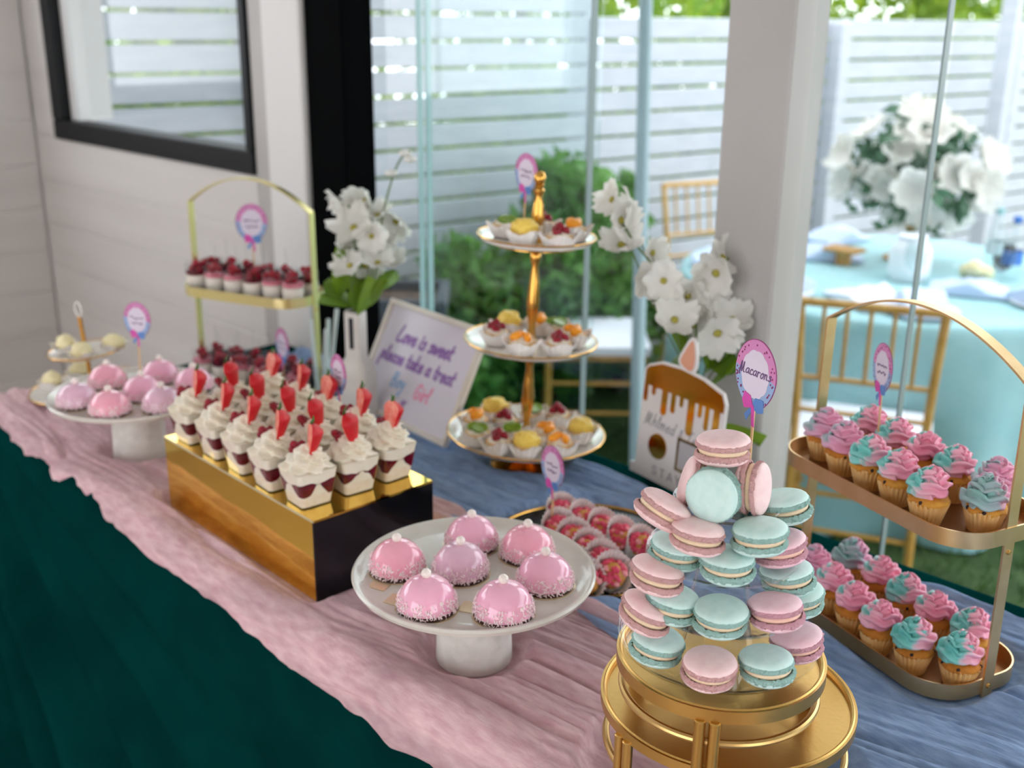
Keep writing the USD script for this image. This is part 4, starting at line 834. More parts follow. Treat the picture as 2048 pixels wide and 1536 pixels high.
# ------------------------------------------------------------------ hand lettering as strokes
GL = {  # lower-case script in a unit where x-height = 1: width, strokes
 'a': (.95, [[(.8, .9), (.45, 1.0), (.12, .6), (.2, .1), (.55, .1), (.8, .55)], [(.82, .95), (.78, .3), (.98, .05)]]),
 'c': (.75, [[(.72, .85), (.45, 1.0), (.12, .6), (.2, .1), (.5, 0), (.78, .15)]]), 'd': (.95, [[(.8, .8), (.45, 1.0), (.12, .55), (.25, .05), (.6, .15), (.8, .6)], [(.86, 2.0), (.78, .3), (.98, .05)]]),
 'e': (.8, [[(.1, .45), (.6, .6), (.65, .9), (.4, 1.0), (.12, .6), (.2, .1), (.5, 0), (.82, .25)]]), 'h': (.95, [[(.2, 2.0), (.15, 0)], [(.15, .4), (.4, .95), (.65, .9), (.66, .3), (.9, .05)]]), 'i': (.4, [[(.2, 1), (.18, .2), (.38, .05)], [(.24, 1.45), (.26, 1.5)]]),
 'k': (.85, [[(.2, 2.0), (.15, 0)], [(.65, 1.0), (.2, .5), (.75, 0)]]), 'l': (.45, [[(.1, .6), (.35, 1.7), (.25, 2.0), (.15, 1.5), (.16, .2), (.4, .05)]]), 'm': (1.3, [[(.12, 1), (.1, 0)], [(.1, .5), (.35, .98), (.55, .85), (.55, 0)], [(.55, .5), (.8, .98), (1.0, .85), (1.0, .2), (1.25, .05)]]),
 'n': (.95, [[(.12, 1), (.1, 0)], [(.1, .5), (.38, .98), (.62, .85), (.62, .2), (.9, .05)]]), 'o': (.85, [[(.45, 1), (.12, .6), (.2, .1), (.5, 0), (.75, .45), (.6, .95), (.4, 1), (.85, .9)]]), 'p': (.9, [[(.15, 1), (.1, -.9)], [(.12, .4), (.4, 1), (.7, .75), (.6, .15), (.25, .05)]]),
 'r': (.7, [[(.12, 1), (.1, 0)], [(.1, .5), (.35, .95), (.65, .9)]]), 's': (.7, [[(.62, .85), (.4, 1), (.2, .8), (.5, .5), (.6, .2), (.35, 0), (.1, .12)]]), 't': (.6, [[(.3, 1.7), (.25, .25), (.55, .05)], [(.05, 1.05), (.6, 1.1)]]), 'u': (.95, [[(.12, 1), (.15, .2), (.4, 0), (.7, .4)], [(.74, 1), (.7, .2), (.95, .05)]]),
 'v': (.8, [[(.1, 1), (.35, 0), (.7, 1)]]), 'w': (1.15, [[(.1, 1), (.25, .05), (.55, .8), (.75, .05), (1.1, 1)]]), 'y': (.85, [[(.12, 1), (.3, .3), (.6, .5)], [(.72, 1), (.5, -.5), (.2, -.9), (.1, -.6)]]),
 'L': (1.2, [[(.55, 2.0), (.3, 1.0), (.2, .1), (.7, -.02), (1.15, .15)]]), 'B': (1.1, [[(.2, 1.9), (.15, 0)], [(.1, 1.8), (.7, 1.9), (.75, 1.2), (.2, 1.0), (.85, .8), (.8, .1), (.1, 0)]]), 'G': (1.2, [[(.95, 1.6), (.55, 1.95), (.15, 1.2), (.25, .2), (.75, 0), (1.0, .5), (.95, .85), (.6, .85)]]), 'M': (1.5, [[(.1, -.3), (.3, 1.9), (.6, 0), (.95, 1.9), (1.05, .2), (1.4, 0)]]), 'C': (1.1, [[(.95, 1.6), (.6, 1.95), (.15, 1.1), (.3, .1), (.7, 0), (1.0, .3)]]),
 'A': (1.3, [[(.05, 0), (.65, 1.9), (1.0, 0)], [(.2, .7), (.95, .75)]]), 'T': (1.1, [[(.05, 1.75), (1.1, 1.9)], [(.6, 1.85), (.45, 0)]]), '&': (1.0, [[(.9, .0), (.3, 1.2), (.5, 1.5), (.65, 1.2), (.15, .4), (.4, 0), (.85, .6)]]), ' ': (.55, [])}
def script(text, xh, wgt, slant=.18, gap=.12):
    """shapely shape of the text, starting at the origin; xh = x-height in metres"""
    x, out = 0., []
    for ch in text:
        w_, st = GL[ch]
        for s in st:
            p = smooth_path([(a+x+b*slant, b, 0) for a, b in s], 6)[:, :2]; out.append(LineString(p).buffer(wgt, 4))
        x += w_+gap
    g = unary_union(out); return affinity.scale(g, xh, xh, origin=(0, 0)), x*xh
def centred(text, xh, wgt, cx, cy, **k):
    g, w_ = script(text, xh, wgt, **k); return affinity.translate(g, cx-w_/2, cy)
def scribble(w_, h, cx, cy, seed):
    rs = np.random.RandomState(seed); n = 13; p = smooth_path([(cx-w_/2+w_*i/(n-1), cy+h*rs.uniform(-.5, .5)*(1 if i % 2 else .5), 0) for i in range(n)], 4)[:, :2]; return LineString(p).buffer(h*.13, 3)
def face(shape, z, h=.0003): return mv(ext(shape, h), (0, 0, z))
# a card is drawn in its own x (right), y (up), z (towards the reader); stand() turns it upright: yaw is where its x axis points
def upright(loc, yaw, lean_=0.):
    T = trimesh.transformations.rotation_matrix(yaw, [0, 0, 1]) @ trimesh.transformations.rotation_matrix(np.pi/2-lean_, [1, 0, 0]); T[:3, 3] = loc
    return Gf.Matrix4d(*[float(x) for x in T.T.ravel()])
def card(name, label, cat, loc, yaw, lean_=0., group=None, roll=0.):
    x = UsdGeom.Xform.Define(stage, '/World/'+numbered(name)); x.AddTransformOp().Set(Gf.Matrix4d().SetRotate(Gf.Rotation(Gf.Vec3d(0, 0, 1), math.degrees(roll)))*upright(loc, yaw, lean_)); return tag(x, label, cat, group).GetPrim()

mat('tag_pink', col('#cf86b8'), .45); mat('tag_blue', col('#93acd3'), .45); mat('tag_white', col('#d9cfdf'), .45); mat('tag_line', col('#8c2a68'), .5); mat('tag_dot', col('#8a2458'), .5); mat('tag_ink', col('#6a4a78'), .5)
mat('bow_pink', col('#d24fa8'), .4); mat('bow_blue', col('#5c86c4'), .4); mat('wood_stick', col('#dcb98a'), .6, c2=col('#cfa877'), nscale=40)
def balloon(label, loc, yaw, stick, text=None, s=1., roll=0., seed=0, lean_=0.):
    """loc: centre of the balloon; stick: length of the stick below it"""
    t = card('balloon_pick', label, 'party pick', loc, yaw, lean_, 'paper balloon picks', roll)
    a, b = .027*s, .0335*s
    E = affinity.scale(Point(0, 0).buffer(1, 48), a, b); E = Polygon([(x*(1-.10*max(0, -y/b)), y) for x, y in E.exterior.coords])
    part(t, 'card', face(E.buffer(.0006), -.0006, .0006), 'tag_line', False)
    wv = Polygon([(-.05*s, .05*s)]+[(x*s, (.001+.0012*math.sin(x*420)-x*.12)*s) for x in np.linspace(-.05, .05, 40)]+[(.05*s, .05*s)])
    part(t, 'pink_half', face(E.intersection(wv), .0), 'tag_pink', False); part(t, 'blue_half', face(E.difference(wv), .0), 'tag_blue', False)
    k = np.linspace(0, 2*np.pi, 160); R1 = Polygon(np.c_[a*.66*(1+.05*np.abs(np.cos(5*k)))*np.cos(k), b*.68*(1+.05*np.abs(np.cos(5*k)))*np.sin(k)]); part(t, 'label_panel', face(R1, .0003), 'tag_white', False)
    rs = np.random.RandomState(seed+3); dots = []
    for q in range(46):
        th = rs.uniform(0, 6.28); rr = rs.uniform(.78, .95); dots.append(affinity.scale(Point(a*rr*math.cos(th), b*rr*math.sin(th)).buffer(.0007*s, 3), 1, 1.4))
    part(t, 'sprinkles', face(unary_union(dots), .0003), 'tag_dot', False, kind='stuff')
    if text: g = unary_union([centred(text, .0052*s*(8/len(text)), .10, 0, -.001*s)]) 
    else: g = unary_union([scribble(.026*s, .006*s, 0, .004*s, seed), scribble(.022*s, .0055*s, 0, -.006*s, seed+9)])
    part(t, 'lettering', face(g, .0006), 'tag_ink', False)
    y = -b*.92; P = lambda pts: Polygon([(x*s, y+v*s) for x, v in pts])
    lp = P([(0, 0), (-.004, .009), (-.011, .011), (-.013, .003), (-.010, -.003)]).buffer(.001*s); rp = P([(0, 0), (.004, .008), (.013, .008), (.014, -.002), (.008, -.004)]).buffer(.001*s)
    part(t, 'bow_loop', face(lp, .0006, .0006), 'bow_pink', False); part(t, 'bow_loop', face(rp, .0006, .0006), 'bow_blue', False)
    part(t, 'bow_tail', face(P([(-.001, 0), (-.010, -.010), (-.007, -.016), (.001, -.003)]), .0004, .0006), 'bow_blue', False); part(t, 'bow_tail', face(P([(-.001, 0), (.001, -.019), (.0045, -.020), (.003, 0)]), .0008, .0006), 'bow_pink', False)
    part(t, 'bow_knot', face(Point(0, y).buffer(.0022*s), .0012, .0006), 'bow_pink', False)
    part(t, 'stick', bx(-.0013, .0013, -b-stick, -b*.6, -.0026, -.0007, .0003), 'wood_stick', False); return t
rad = math.radians
balloon('paper balloon pick reading Macarons standing in the upright pink macaron', (-.4890, .7985, 1.1865), rad(-14.8), .052, 'Macarons', .93, 0, 1)
balloon('narrow paper balloon pick above the upper cupcake tray', (-.5705, 1.2140, 1.0829), rad(-37), .050, None, .9, rad(4), 2)
balloon('paper balloon pick standing in the tray of pink praline bites', (-.9577, 1.0569, .8826), rad(-8.8), .044, None, .93, 0, 3)
balloon('paper balloon pick at the top of the three-tier pastry stand', (-1.2180, 1.2660, 1.2440), rad(-.7), .052, None, .92, rad(-4), 4)
balloon('wide round paper balloon pick under the pale gold arch', (-1.8700, 1.1720, 1.0890), rad(57), .050, None, 1.12, 0, 5)
balloon('narrow paper balloon pick in front of the lower berry glasses', (-1.7349, 1.1372, .8771), rad(-7.6), .045, None, 1.0, rad(-3), 6)
balloon('paper balloon pick between the strawberry cups and the white vase', (-1.2445, .9080, .9860), rad(-8.7), .036, None, .85, 0, 7)
balloon('paper balloon pick standing among the domes of the far cake stand', (-1.6425, .8054, 1.0061), rad(32), .060, None, .88, rad(-3), 8)

# ------------------------------------------------------------------ framed sign
mat('frame_cream', col('#e3dcd4'), .5, c2=col('#dbd2c8'), nscale=30); mat('sign_paper', col('#dcd7e4'), .5); mat('ink_purple', col('#9168b0'), .5); mat('ink_blue', col('#8fb2dc'), .5); mat('ink_pink', col('#ee8fb8'), .5)
W, H = .295, .216
t = card('framed_sign', 'cream framed sign with purple lettering about taking a sweet treat', 'sign', (-1.614, 1.217, .768), rad(-5.5), rad(26.4))
for a in ((0, W, 0, .011), (0, W, H-.011, H), (0, .011, .011, H-.011), (W-.011, W, .011, H-.011)): part(t, 'frame_bar', bx(a[0], a[1], a[2], a[3], 0, .013, .002), 'frame_cream', False)
part(t, 'sheet', bx(.010, W-.010, .010, H-.010, .002, .006), 'sign_paper', False)
part(t, 'lettering', face(unary_union([centred('Love is sweet', .0150, .19, W*.47, H*.665), centred('please take a treat', .0140, .19, W*.47, H*.475)]), .0062), 'ink_purple', False)
part(t, 'word', face(centred('Boy', .0140, .16, W*.36, H*.285), .0062), 'ink_blue', False, label='blue word'); part(t, 'word', face(centred('Girl', .0140, .16, W*.62, H*.265), .0062), 'ink_pink', False, label='pink word')
part(t, 'word', face(centred('or', .0100, .15, W*.48, H*.16), .0062), 'ink_purple', False)
part(t, 'prop', bx(W*.46, W*.54, .02, .15, -.003, 0), 'frame_cream', False)

# ------------------------------------------------------------------ cake-shaped sign
mat('sign_white', col('#e9e4e3'), .3); mat('foil_gold', col('#d09a3c'), .14, 1.); mat('candle_peach', col('#e0a183'), .5); mat('ink_grey', col('#8d8a92'), .5); mat('panel_grey', col('#bdb9bc'), .5)
W, H = .183, .188
t = card('shop_sign', 'cake-shaped white sign with dripping gold icing in front of the column', 'sign', (-1.036, 1.346, .7675), rad(-10.5), rad(4.2))
body = Polygon([(-.012, 0), (W+.012, 0), (W+.012, .016), (W, .018), (W, H-.020), (W-.008, H-.004), (W*.72, H+.008), (W*.45, H+.013), (W*.2, H+.010), (.008, H-.001), (0, H-.010), (0, .018), (-.012, .016)])
flame = affinity.translate(Polygon(smooth_path([(0, 0, 0), (-.020, .010, 0), (-.014, .028, 0), (.002, .050, 0), (.011, .026, 0), (.010, .006, 0)], 5, True)[:, :2]), W*.53, H+.010)
part(t, 'board', mv(ext(unary_union([body, flame.buffer(.004)]), .004), (0, 0, -.002)), 'sign_white', False)
dr = [sbox(.004, H-.034, W-.004, H+.02).intersection(body.buffer(-.004))]
for x, l, w_ in [(.008, .058, .0045), (.026, .044, .004), (.030, .030, .006), (.052, .068, .0065), (.072, .060, .005), (.090, .046, .004), (.112, .082, .0075), (.131, .050, .004), (.146, .066, .0045), (.166, .086, .0065)]: dr.append(LineString([(x, H-.03), (x, H-l)]).buffer(w_, 6))
part(t, 'gold_icing', face(unary_union(dr).buffer(-.0015).buffer(.003).buffer(-.0015).intersection(body.buffer(-.003)), .0022, .0006), 'foil_gold', False)
part(t, 'candle_flame', face(flame.buffer(-.001), .0022, .0005), 'candle_peach', False)
g, w_ = script('Mhlmed & Tea', .0105, .075, .25); part(t, 'lettering', face(affinity.rotate(affinity.translate(g, .012, H*.49), -3, origin=(0, H*.5)), .0022), 'ink_grey', False)
part(t, 'gold_disc', lathe([(0, .0022), (.021, .0022), (.0205, .0035), (0, .0038)], 48).apply_translation((.048, .060, 0)), 'foil_gold', 40)
for a in ((.092, .150, .036, .040), (.092, .150, .086, .090), (.092, .096, .040, .086), (.146, .150, .040, .086)): part(t, 'gold_border', bx(a[0], a[1], a[2], a[3], .0021, .0036), 'foil_gold', False)
part(t, 'grey_panel', bx(.096, .146, .040, .086, .0021, .0028), 'panel_grey', False)
for i, ch in enumerate('STAY'):
    m = meshkit.text_mesh(ch, .015, .0004); part(t, 'letter', mv(m, (.040+.018*i, .012, .0021)), 'ink_grey', False)
part(t, 'foot', bx(.02, .05, 0, .004, -.03, -.002), 'sign_white', False); part(t, 'foot', bx(.13, .16, 0, .004, -.03, -.002), 'sign_white', False)

# ------------------------------------------------------------------ vases with white flowers
mat('vase_white', col('#dedad4'), .4, c2=col('#d4cfc8'), nscale=20)
leaf_mat('petal', col('#f4f2ee'), col('#e8e6df'), .35, .6); leaf_mat('green_leaf', col('#7d9a1f'), col('#4d7418'), .3); mat('stem_green', col('#5d7340'), .6); mat('flower_eye', col('#a39a3c'), .6)
def petal(l, w_, cup, seed):
    """one soft petal from the origin along +x, curling up"""
    u, v = np.meshgrid(np.linspace(0, 1, 9), np.linspace(-1, 1, 7)); wd = w_*np.sin(np.pi*np.clip(u, .04, 1)**.65*.88)*(1-.12*(u > .93))
    X = u*l; Y = v*wd; Z = cup*u**1.6*l+.16*l*v**2*u+.07*l*np.sin(v*5+seed)*u**2; return grid(X, Y, Z)
def blossom(r, seed, n=7, cup=.45):
    rs = np.random.RandomState(seed); out = []
    for k in range(n): out.append(mv(petal(r*rs.uniform(.85, 1.1), r*.46, cup*rs.uniform(.5, 1.3), seed+k), rz=2*np.pi*k/n+rs.uniform(-.15, .15)))
    return cat_(*out)
def facing(m, d, at):
    d = np.asarray(d, float)/np.linalg.norm(d); T = trimesh.geometry.align_vectors([0, 0, 1], d); m = m.copy(); m.apply_transform(T); m.apply_translation(at); return m
def bouquet(t, mouth, stems, blooms, leaves_, seed, size=.024):
    rs = np.random.RandomState(seed); tocam = np.array([.53, -.75, .35])
    for P in stems: part(t, 'stem', tube(smooth_path(P, 6), .0019, 7), 'stem_green')
    for i, p in enumerate(blooms):
        d = tocam+rs.normal(0, .55, 3); r = size*rs.uniform(.85, 1.2)
        b = part(t, 'blossom', facing(blossom(r, seed+i*5), d, p), 'petal', True); part(b, 'flower_eye', facing(mv(blob(r*.17, seed+i, .2, 1, s=(1, 1, .6)), (0, 0, .002)), d, p), 'flower_eye', True)
        b0 = np.array(mouth)*.5+np.array(p)*.5-[0, 0, .02]; 
        if i % 2 == 0: part(t, 'stem', tube(smooth_path([mouth, b0, np.array(p)-.002*d], 5), .0013, 6), 'stem_green')
    for i, p in enumerate(leaves_):
        d = np.array(p)-np.array(mouth); d = d/np.linalg.norm(d)+rs.normal(0, .35, 3); m = petal(.075*rs.uniform(.8, 1.2), .022, .15, i)
        T = trimesh.geometry.align_vectors([1, 0, 0], d/np.linalg.norm(d)); m.apply_transform(T); m.apply_translation(np.array(p)-d/np.linalg.norm(d)*.03); part(t, 'leaf', m, 'green_leaf', True)
V1 = np.array([-1.556, 1.178, .7655]); Q = np.array([-1.575, 1.17, 0])-[V1[0], V1[1], V1[2]]
vz = thing('flower_vase', 'white bottle vase with a slotted neck beside the framed sign', 'vase', tuple(V1), rad(20))
hs = [(.0, .030), (.003, .032), (.085, .032), (.105, .026), (.122, .0175), (.205, .0175)]
V = np.vstack([np.c_[rrect(h_, h_*.86, h_*.45, 8), np.full(32, z)] for z, h_ in hs]); n = 32; F = []
for i in range(len(hs)-1): j = np.arange(n); k = (j+1) % n; F += [np.c_[i*n+j, i*n+k, (i+1)*n+k], np.c_[i*n+j, (i+1)*n+k, (i+1)*n+j]]
part(vz, 'body', trimesh.Trimesh(V, np.vstack(F), process=False), 'vase_white', 40)
part(vz, 'rim', lathe([(.012, .203), (.0178, .203), (.0178, .2065), (.012, .2065), (.012, .203)], 32), 'vase_white', 40)
mat('slot_dark', col('#1c2026'), .7); part(vz, 'neck_slot', bx(-.0045, .0045, -.0158, -.0146, .138, .196, .0003), 'slot_dark', False)
fl = thing('flower_bunch', 'white cosmos flowers with green leaves in the slotted white vase', 'flowers', (-1.556, 1.178, 0))
B1 = [(-.068, .028, 1.154), (-.063, .055, 1.138), (-.025, .023, 1.115), (-.042, .016, 1.072), (-.006, -.003, 1.053), (-.053, .074, 1.155), (-.016, .070, 1.133), (.008, .036, 1.104), (.003, .065, 1.081), (-.004, .087, 1.049), (.027, .033, 1.058), (-.013, .111, 1.119), (-.027, .046, 1.042), (-.051, .055, 1.079)]
bouquet(fl, (0, 0, .955), [[(0, 0, .95), (.007, .024, 1.0), (-.009, .076, 1.133), (-.028, .123, 1.208), (-.022, .143, 1.239)], [(0, 0, .95), (-.03, .03, 1.05), (-.06, .04, 1.15)]], B1, [(-.032, .002, 1.021), (.011, .004, 1.0), (.007, .04, 1.021), (.021, .038, .997), (-.05, -.001, 1.0), (-.021, .019, 1.034), (.032, .004, .995), (-.01, -.012, .995)], 300, .036)
for p in [(-.022, .143, 1.239), (-.032, .117, 1.204), (-.013, .147, 1.228)]: part(fl, 'bud', mv(blob(.010, 3, .2, 2, 2., (1.3, 1.3, .6)), p), 'petal', True)
vz = thing('flower_vase', 'slim white vase hidden behind the cake-shaped sign', 'vase', (-.932, 1.362, .7655))
part(vz, 'body', lathe([(0, 0), (.021, 0), (.022, .004), (.022, .09), (.014, .12), (.0125, .172), (.011, .172), (.011, .12), (0, .02)], 40), 'vase_white', 40)
fl = thing('flower_bunch', 'white cosmos flowers on tall stems in front of the white column', 'flowers', (-.941, 1.358, 0))
B2 = [(-.152, -.028, 1.210), (-.136, -.026, 1.180), (-.136, .004, 1.183), (-.126, -.033, 1.143), (-.102, .013, 1.129), (-.085, -.016, 1.096), (-.056, -.016, 1.097), (-.030, -.017, 1.039), (-.036, .021, 1.071), (-.016, .046, 1.082), (-.029, .035, 1.022), (.021, .025, 1.022), (.022, .062, 1.035), (-.011, .072, 1.127), (-.005, .090, 1.134), (-.001, .044, 1.109), (-.063, .019, 1.059), (-.031, .057, 1.042)]
bouquet(fl, (.009, .004, .93), [[(.009, .004, .92), (-.016, .007, .998), (-.044, .007, 1.056), (-.085, -.007, 1.115), (-.121, -.021, 1.158), (-.150, -.026, 1.210)], [(.009, .004, .92), (-.023, .03, 1.064), (-.012, .062, 1.108), (.003, .088, 1.138)]], B2, [(-.016, .012, .998), (.017, .048, .969), (.011, .03, .991), (.066, .018, .870), (.025, .050, .974), (.04, .03, .955), (-.03, .02, .96)], 400, .034)
# ------------------------------------------------------------------ guest table on the lawn
mat('cloth_teal', col('#94c3c8'), .7, c2=col('#88b8be'), nscale=6, sheen=.2); mat('chair_gold', col('#cfa458'), .4, c2=col('#bf9040'), nscale=20); mat('cushion_white', col('#e3e8f2'), .6)
CX, CY, CR, CZ = -1.87, 3.95, .79, GZ+.75
a = np.linspace(0, 2*np.pi, 361); prof = [(0, CZ), (CR*.5, CZ), (CR*.97, CZ), (CR, CZ-.012)]; V = [(r*np.cos(a), r*np.sin(a), np.full(361, z)) for r, z in prof]
for q in np.linspace(.04, 1, 16):
    f = np.cos(a*15+2*np.sin(a*3)); r = CR+.004+q**.8*(.035+.05*f); V.append((r*np.cos(a), r*np.sin(a), np.full(361, CZ-.012-q*(CZ-.012-GZ-.01))))
X, Y, Z = [np.array([v[i] for v in V]) for i in range(3)]
t = thing('guest_table', 'round guest table on the lawn beyond the glass', 'table', (CX, CY, 0))
part(t, 'tabletop', cyl(CR-.02, CZ-.035, CZ-.004, 48), 'table_wood', 40); part(t, 'column_leg', cyl(.05, GZ, CZ-.035, 20), 'table_wood', 40); part(t, 'foot_ring', cyl(.3, GZ, GZ+.03, 32), 'table_wood', 40)
solo('tablecloth', grid(X[::-1], Y[::-1], Z[::-1]).apply_translation((CX, CY, 0)), 'cloth_teal', 'pale turquoise cloth draped over the round guest table outside', 'tablecloth', 60)
def chair(label, x, y, yaw, back=True, group='gold chairs at the guest table', name='chiavari_chair'):
    """faces +y locally before turning by yaw"""
    t = thing(name, label, 'chair' if back else 'stool', (x, y, GZ), yaw, group if back else None)
    w_, d_, sh, bh_ = .185, .19, .44, .92; rr = .013
    for sx in (-1, 1):
        part(t, 'leg', tube(smooth_path([(sx*w_*1.02, d_*1.02, 0), (sx*w_, d_, .25), (sx*w_*.98, d_*.95, sh)], 5), rr, 10), 'chair_gold')
        top = [(sx*w_*.98, -d_*1.12, 0), (sx*w_*.97, -d_, .25), (sx*w_*.97, -d_, sh)]+([(sx*w_*.99, -d_*1.05, sh+.22), (sx*w_*1.04, -d_*1.25, bh_)] if back else [])
        part(t, 'leg', tube(smooth_path(top, 5), rr, 10), 'chair_gold')
        for z in (.18, .30): part(t, 'stretcher', tube([(sx*w_, -d_, z), (sx*w_, d_, z)], .008, 8), 'chair_gold')
    for z in (.20, .32): part(t, 'stretcher', tube([(-w_, d_, z), (w_, d_, z)], .008, 8), 'chair_gold'); part(t, 'stretcher', tube([(-w_, -d_, z), (w_, -d_, z)], .008, 8), 'chair_gold')
    part(t, 'seat', bx(-w_-.012, w_+.012, -d_-.01, d_+.012, sh-.03, sh, .008), 'chair_gold', False)
    m = bx(-1, 1, -1, 1, 0, 1); m = m.subdivide().subdivide().subdivide(); v = m.vertices; q = np.maximum(np.abs(v[:, 0]), np.abs(v[:, 1])); m.vertices = np.c_[v[:, 0]*(w_+.022), v[:, 1]*(d_+.022), sh+v[:, 2]*.055*(1-.45*np.clip(q, 0, 1)**6)]
    part(t, 'cushion', m, 'cushion_white', 60)
    if back:
        f = lambda z: -d_*1.05-(max(0, z-sh-.22))*.16
        for z, r_ in ((sh+.14, .008), (sh+.24, .008), (bh_-.01, .012)): part(t, 'back_rail', tube([(-w_*1.02, f(z), z), (w_*1.02, f(z), z)], r_, 8), 'chair_gold')
        for k in range(5): x_ = w_*(-.68+.34*k); part(t, 'spindle', tube([(x_, f(sh+.24), sh+.24), (x_, f(bh_), bh_-.01)], .006, 8), 'chair_gold')
    return t
chair('gold chair with white cushion, its back towards the glass beside the column', -1.461, 3.011, rad(24.4))
chair('gold chair with white cushion across the guest table, half hidden by the column', -2.86, 4.30, rad(-110))
chair('gold stool with a white cushion seen through the glass behind the pastry stand', -2.73, 3.235, rad(44), False, None, 'gold_stool')
# what stands on it
mat('napkin_blue', col('#c3d3ee'), .7); mat('plate_white', col('#e9eef2'), .25); clear_mat('glass_clear', (.93, .97, .97), 1.45, .02); mat('bottle_blue', col('#3f78c8'), .4); mat('fruit_pale', col('#e3d9a8'), .5); mat('wood_warm', col('#b98a4a'), .5); mat('dish_pink', col('#e8a8a8'), .5)
leaf_mat('eucalyptus', col('#5f8a6a'), col('#2f5a40'), .3)
def on(r, deg): return CX+r*math.cos(rad(deg)), CY+r*math.sin(rad(deg)), CZ+.002
t = thing('centrepiece', 'white flower centrepiece with dark leaves on the guest table', 'flowers', (-1.93, 4.20, CZ+.002))
part(t, 'stand', lathe([(0, 0), (.09, 0), (.09, .01), (.02, .03), (.016, .20), (.05, .24), (.05, .25), (0, .25)], 32), 'wood_warm', 40)
rs = np.random.RandomState(5)
for k in range(46):
    d = rs.normal(size=3); d[2] = d[2]*.75+.1; d /= np.linalg.norm(d); p = np.array([0, 0, .36])+d*np.array([.30, .30, .22])*rs.uniform(.55, 1)
    part(t, 'blossom', facing(blossom(rs.uniform(.055, .085), 500+k, 7), d+np.array([.3, -.5, .3]), p), 'petal', True)
part(t, 'foliage', leaves(360, puff([(0, 0, .33, .22), (.12, -.1, .30, .16), (-.15, .0, .32, .16), (0, 0, .45, .16)]), .05, .10, 12, .6), 'eucalyptus', False)
def setting(deg, what, lb):
    x, y, z = on(.63, deg); p = thing('dinner_plate', f'white dinner plate {lb} of the guest table', 'plate', (x, y, z), 0, 'plates on the guest table'); part(p, 'plate', lathe([(0, 0), (.08, 0), (.125, .012), (.124, .014), (.08, .004), (0, .004)], 40), 'plate_white', 40)
    m = bx(-.12, .12, -.07, .07, 0, .016, .004).subdivide().subdivide(); m.vertices[:, 2] += .02*meshkit.noise(m.vertices*18+deg, 3)*(m.vertices[:, 2] > .006); m.vertices[:, 2] += .05*np.exp(-(m.vertices[:, 0]/.07)**2)*(m.vertices[:, 2] > .006)
    solo('napkin', mv(m, (x, y, z+.0045), rad(deg)), 'napkin_blue', f'folded pale blue napkin on the plate {lb}', 'napkin', 60, 'napkins on the guest table')
for dg, lb in [(-100, 'behind the single chair back'), (-140, 'at the column side'), (-55, 'at the near edge away from the column'), (170, 'by the chair across'), (-10, 'at the outer edge')]: setting(dg, 0, lb)
def glass_(x, y, h, r, lb, grp):
    t = thing('wine_glass', lb, 'glass', (x, y, CZ+.002), 0, grp); part(t, 'bowl', lathe([(.004, h*.45), (r*.8, h*.55), (r, h*.75), (r*.8, h), (r*.78, h), (r*.96, h*.75), (r*.76, h*.565), (.003, h*.47)], 28), 'glass_clear', 40); part(t, 'stem', lathe([(0, 0), (r*.85, 0), (r*.85, .003), (.004, .008), (.004, h*.46), (0, h*.46)], 24), 'glass_clear', 40)
for (x, y), lb in [((-1.63, 3.62), 'wine glass in front of the centrepiece'), ((-2.28, 3.72), 'wine glass between column and centrepiece'), ((-1.42, 3.84), 'wine glass on the far side of the centrepiece from the column'), ((-1.50, 4.35), 'wine glass behind the water bottles')]: glass_(x, y, .19, .038, lb, 'wine glasses on the guest table')
for (x, y), m_, lb in [((-1.62, 4.28), 'glass_clear', 'clear water bottle with a teal cap on the guest table'), ((-1.50, 4.14), 'bottle_blue', 'water bottle with a blue label on the guest table')]:
    t = thing('water_bottle', lb, 'bottle', (x, y, CZ+.002)); part(t, 'bottle', lathe([(0, 0), (.034, 0), (.036, .006), (.036, .14), (.015, .19), (.013, .215), (0, .215)], 28), 'glass_clear', 40); part(t, 'cap', cyl(.016, .212, .235, 18), 'cloth_teal' if m_ == 'glass_clear' else 'bottle_blue'); part(t, 'label_band', lathe([(.0364, .06), (.0364, .11)], 28), 'plate_white' if m_ == 'glass_clear' else 'bottle_blue', 40)
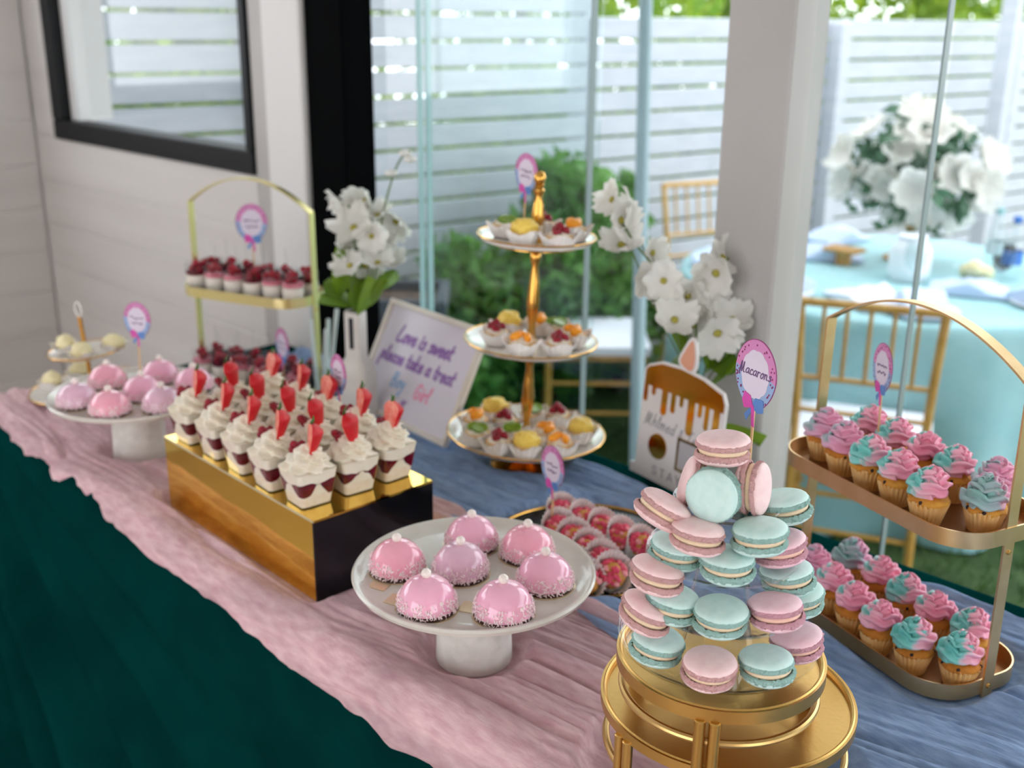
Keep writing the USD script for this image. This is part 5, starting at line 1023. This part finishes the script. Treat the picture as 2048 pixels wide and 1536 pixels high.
t = thing('candle_lantern', 'round frosted glass lantern in front of the centrepiece', 'lantern', (-1.76, 3.86, CZ+.002)); part(t, 'jar', lathe([(0, 0), (.06, 0), (.075, .03), (.075, .11), (.05, .15), (0, .152)], 36), 'plate_white', 40); part(t, 'lid', lathe([(0, .152), (.052, .152), (.05, .165), (0, .168)], 30), 'cushion_white', 40)
t = thing('cake_board', 'warm wooden stand lying in front of the centrepiece flowers', 'stand', (-2.06, 3.93, CZ+.002)); part(t, 'board', bx(-.07, .07, -.05, .05, .05, .065, .004), 'wood_warm', False); part(t, 'base', cyl(.03, 0, .05, 20), 'wood_warm')
t = thing('fruit_bowl', 'pale yellow fruit in a glass bowl on the guest table', 'bowl', (-1.56, 3.98, CZ+.002)); part(t, 'bowl', lathe([(0, 0), (.05, 0), (.085, .06), (.082, .06), (.048, .004), (0, .004)], 32), 'glass_clear', 40)
for k in range(4): part(t, 'fruit', mv(trimesh.creation.icosphere(2, .032), (.03*math.cos(k*1.6), .03*math.sin(k*1.6), .04+.02*(k == 3))), 'fruit_pale', True)
t = thing('flower_pot', 'pink pot with a dark red bloom at the far end of the guest table', 'pot', (-1.38, 4.36, CZ+.002)); part(t, 'pot', lathe([(0, 0), (.06, 0), (.085, .11), (.08, .11), (0, .10)], 32), 'dish_pink', 40); part(t, 'bloom', mv(blob(.05, 8, .3, 2), (0, 0, .16)), 'berry_dark', True)
for i, (x, y, dg, lb) in enumerate([(-2.16, 3.99, 35, 'crumpled pale blue napkin beside the column edge of the guest table'), (-1.70, 3.43, -30, 'white napkin hanging near the chair back on the guest table'), (-1.52, 3.83, 20, 'pale blue napkin in front of the water bottles'), (-2.32, 4.35, 80, 'pale blue napkin left of the flower centrepiece stand'.replace('left of', 'behind the wooden board by'))]):
    m = bx(-.13, .13, -.09, .09, 0, .012, .004).subdivide().subdivide().subdivide(); v = m.vertices; v[:, 2] += (v[:, 2] > .005)*(.07*meshkit.fbm(np.c_[v[:, :2]*14, v[:, 0]*0+i], 3, i)*np.exp(-(np.hypot(v[:, 0], v[:, 1])/.11)**4)); m.vertices = v
    solo('napkin', mv(m, (x, y, CZ+.004), rad(dg)), 'napkin_blue' if i != 1 else 'cushion_white', lb, 'napkin', 60)
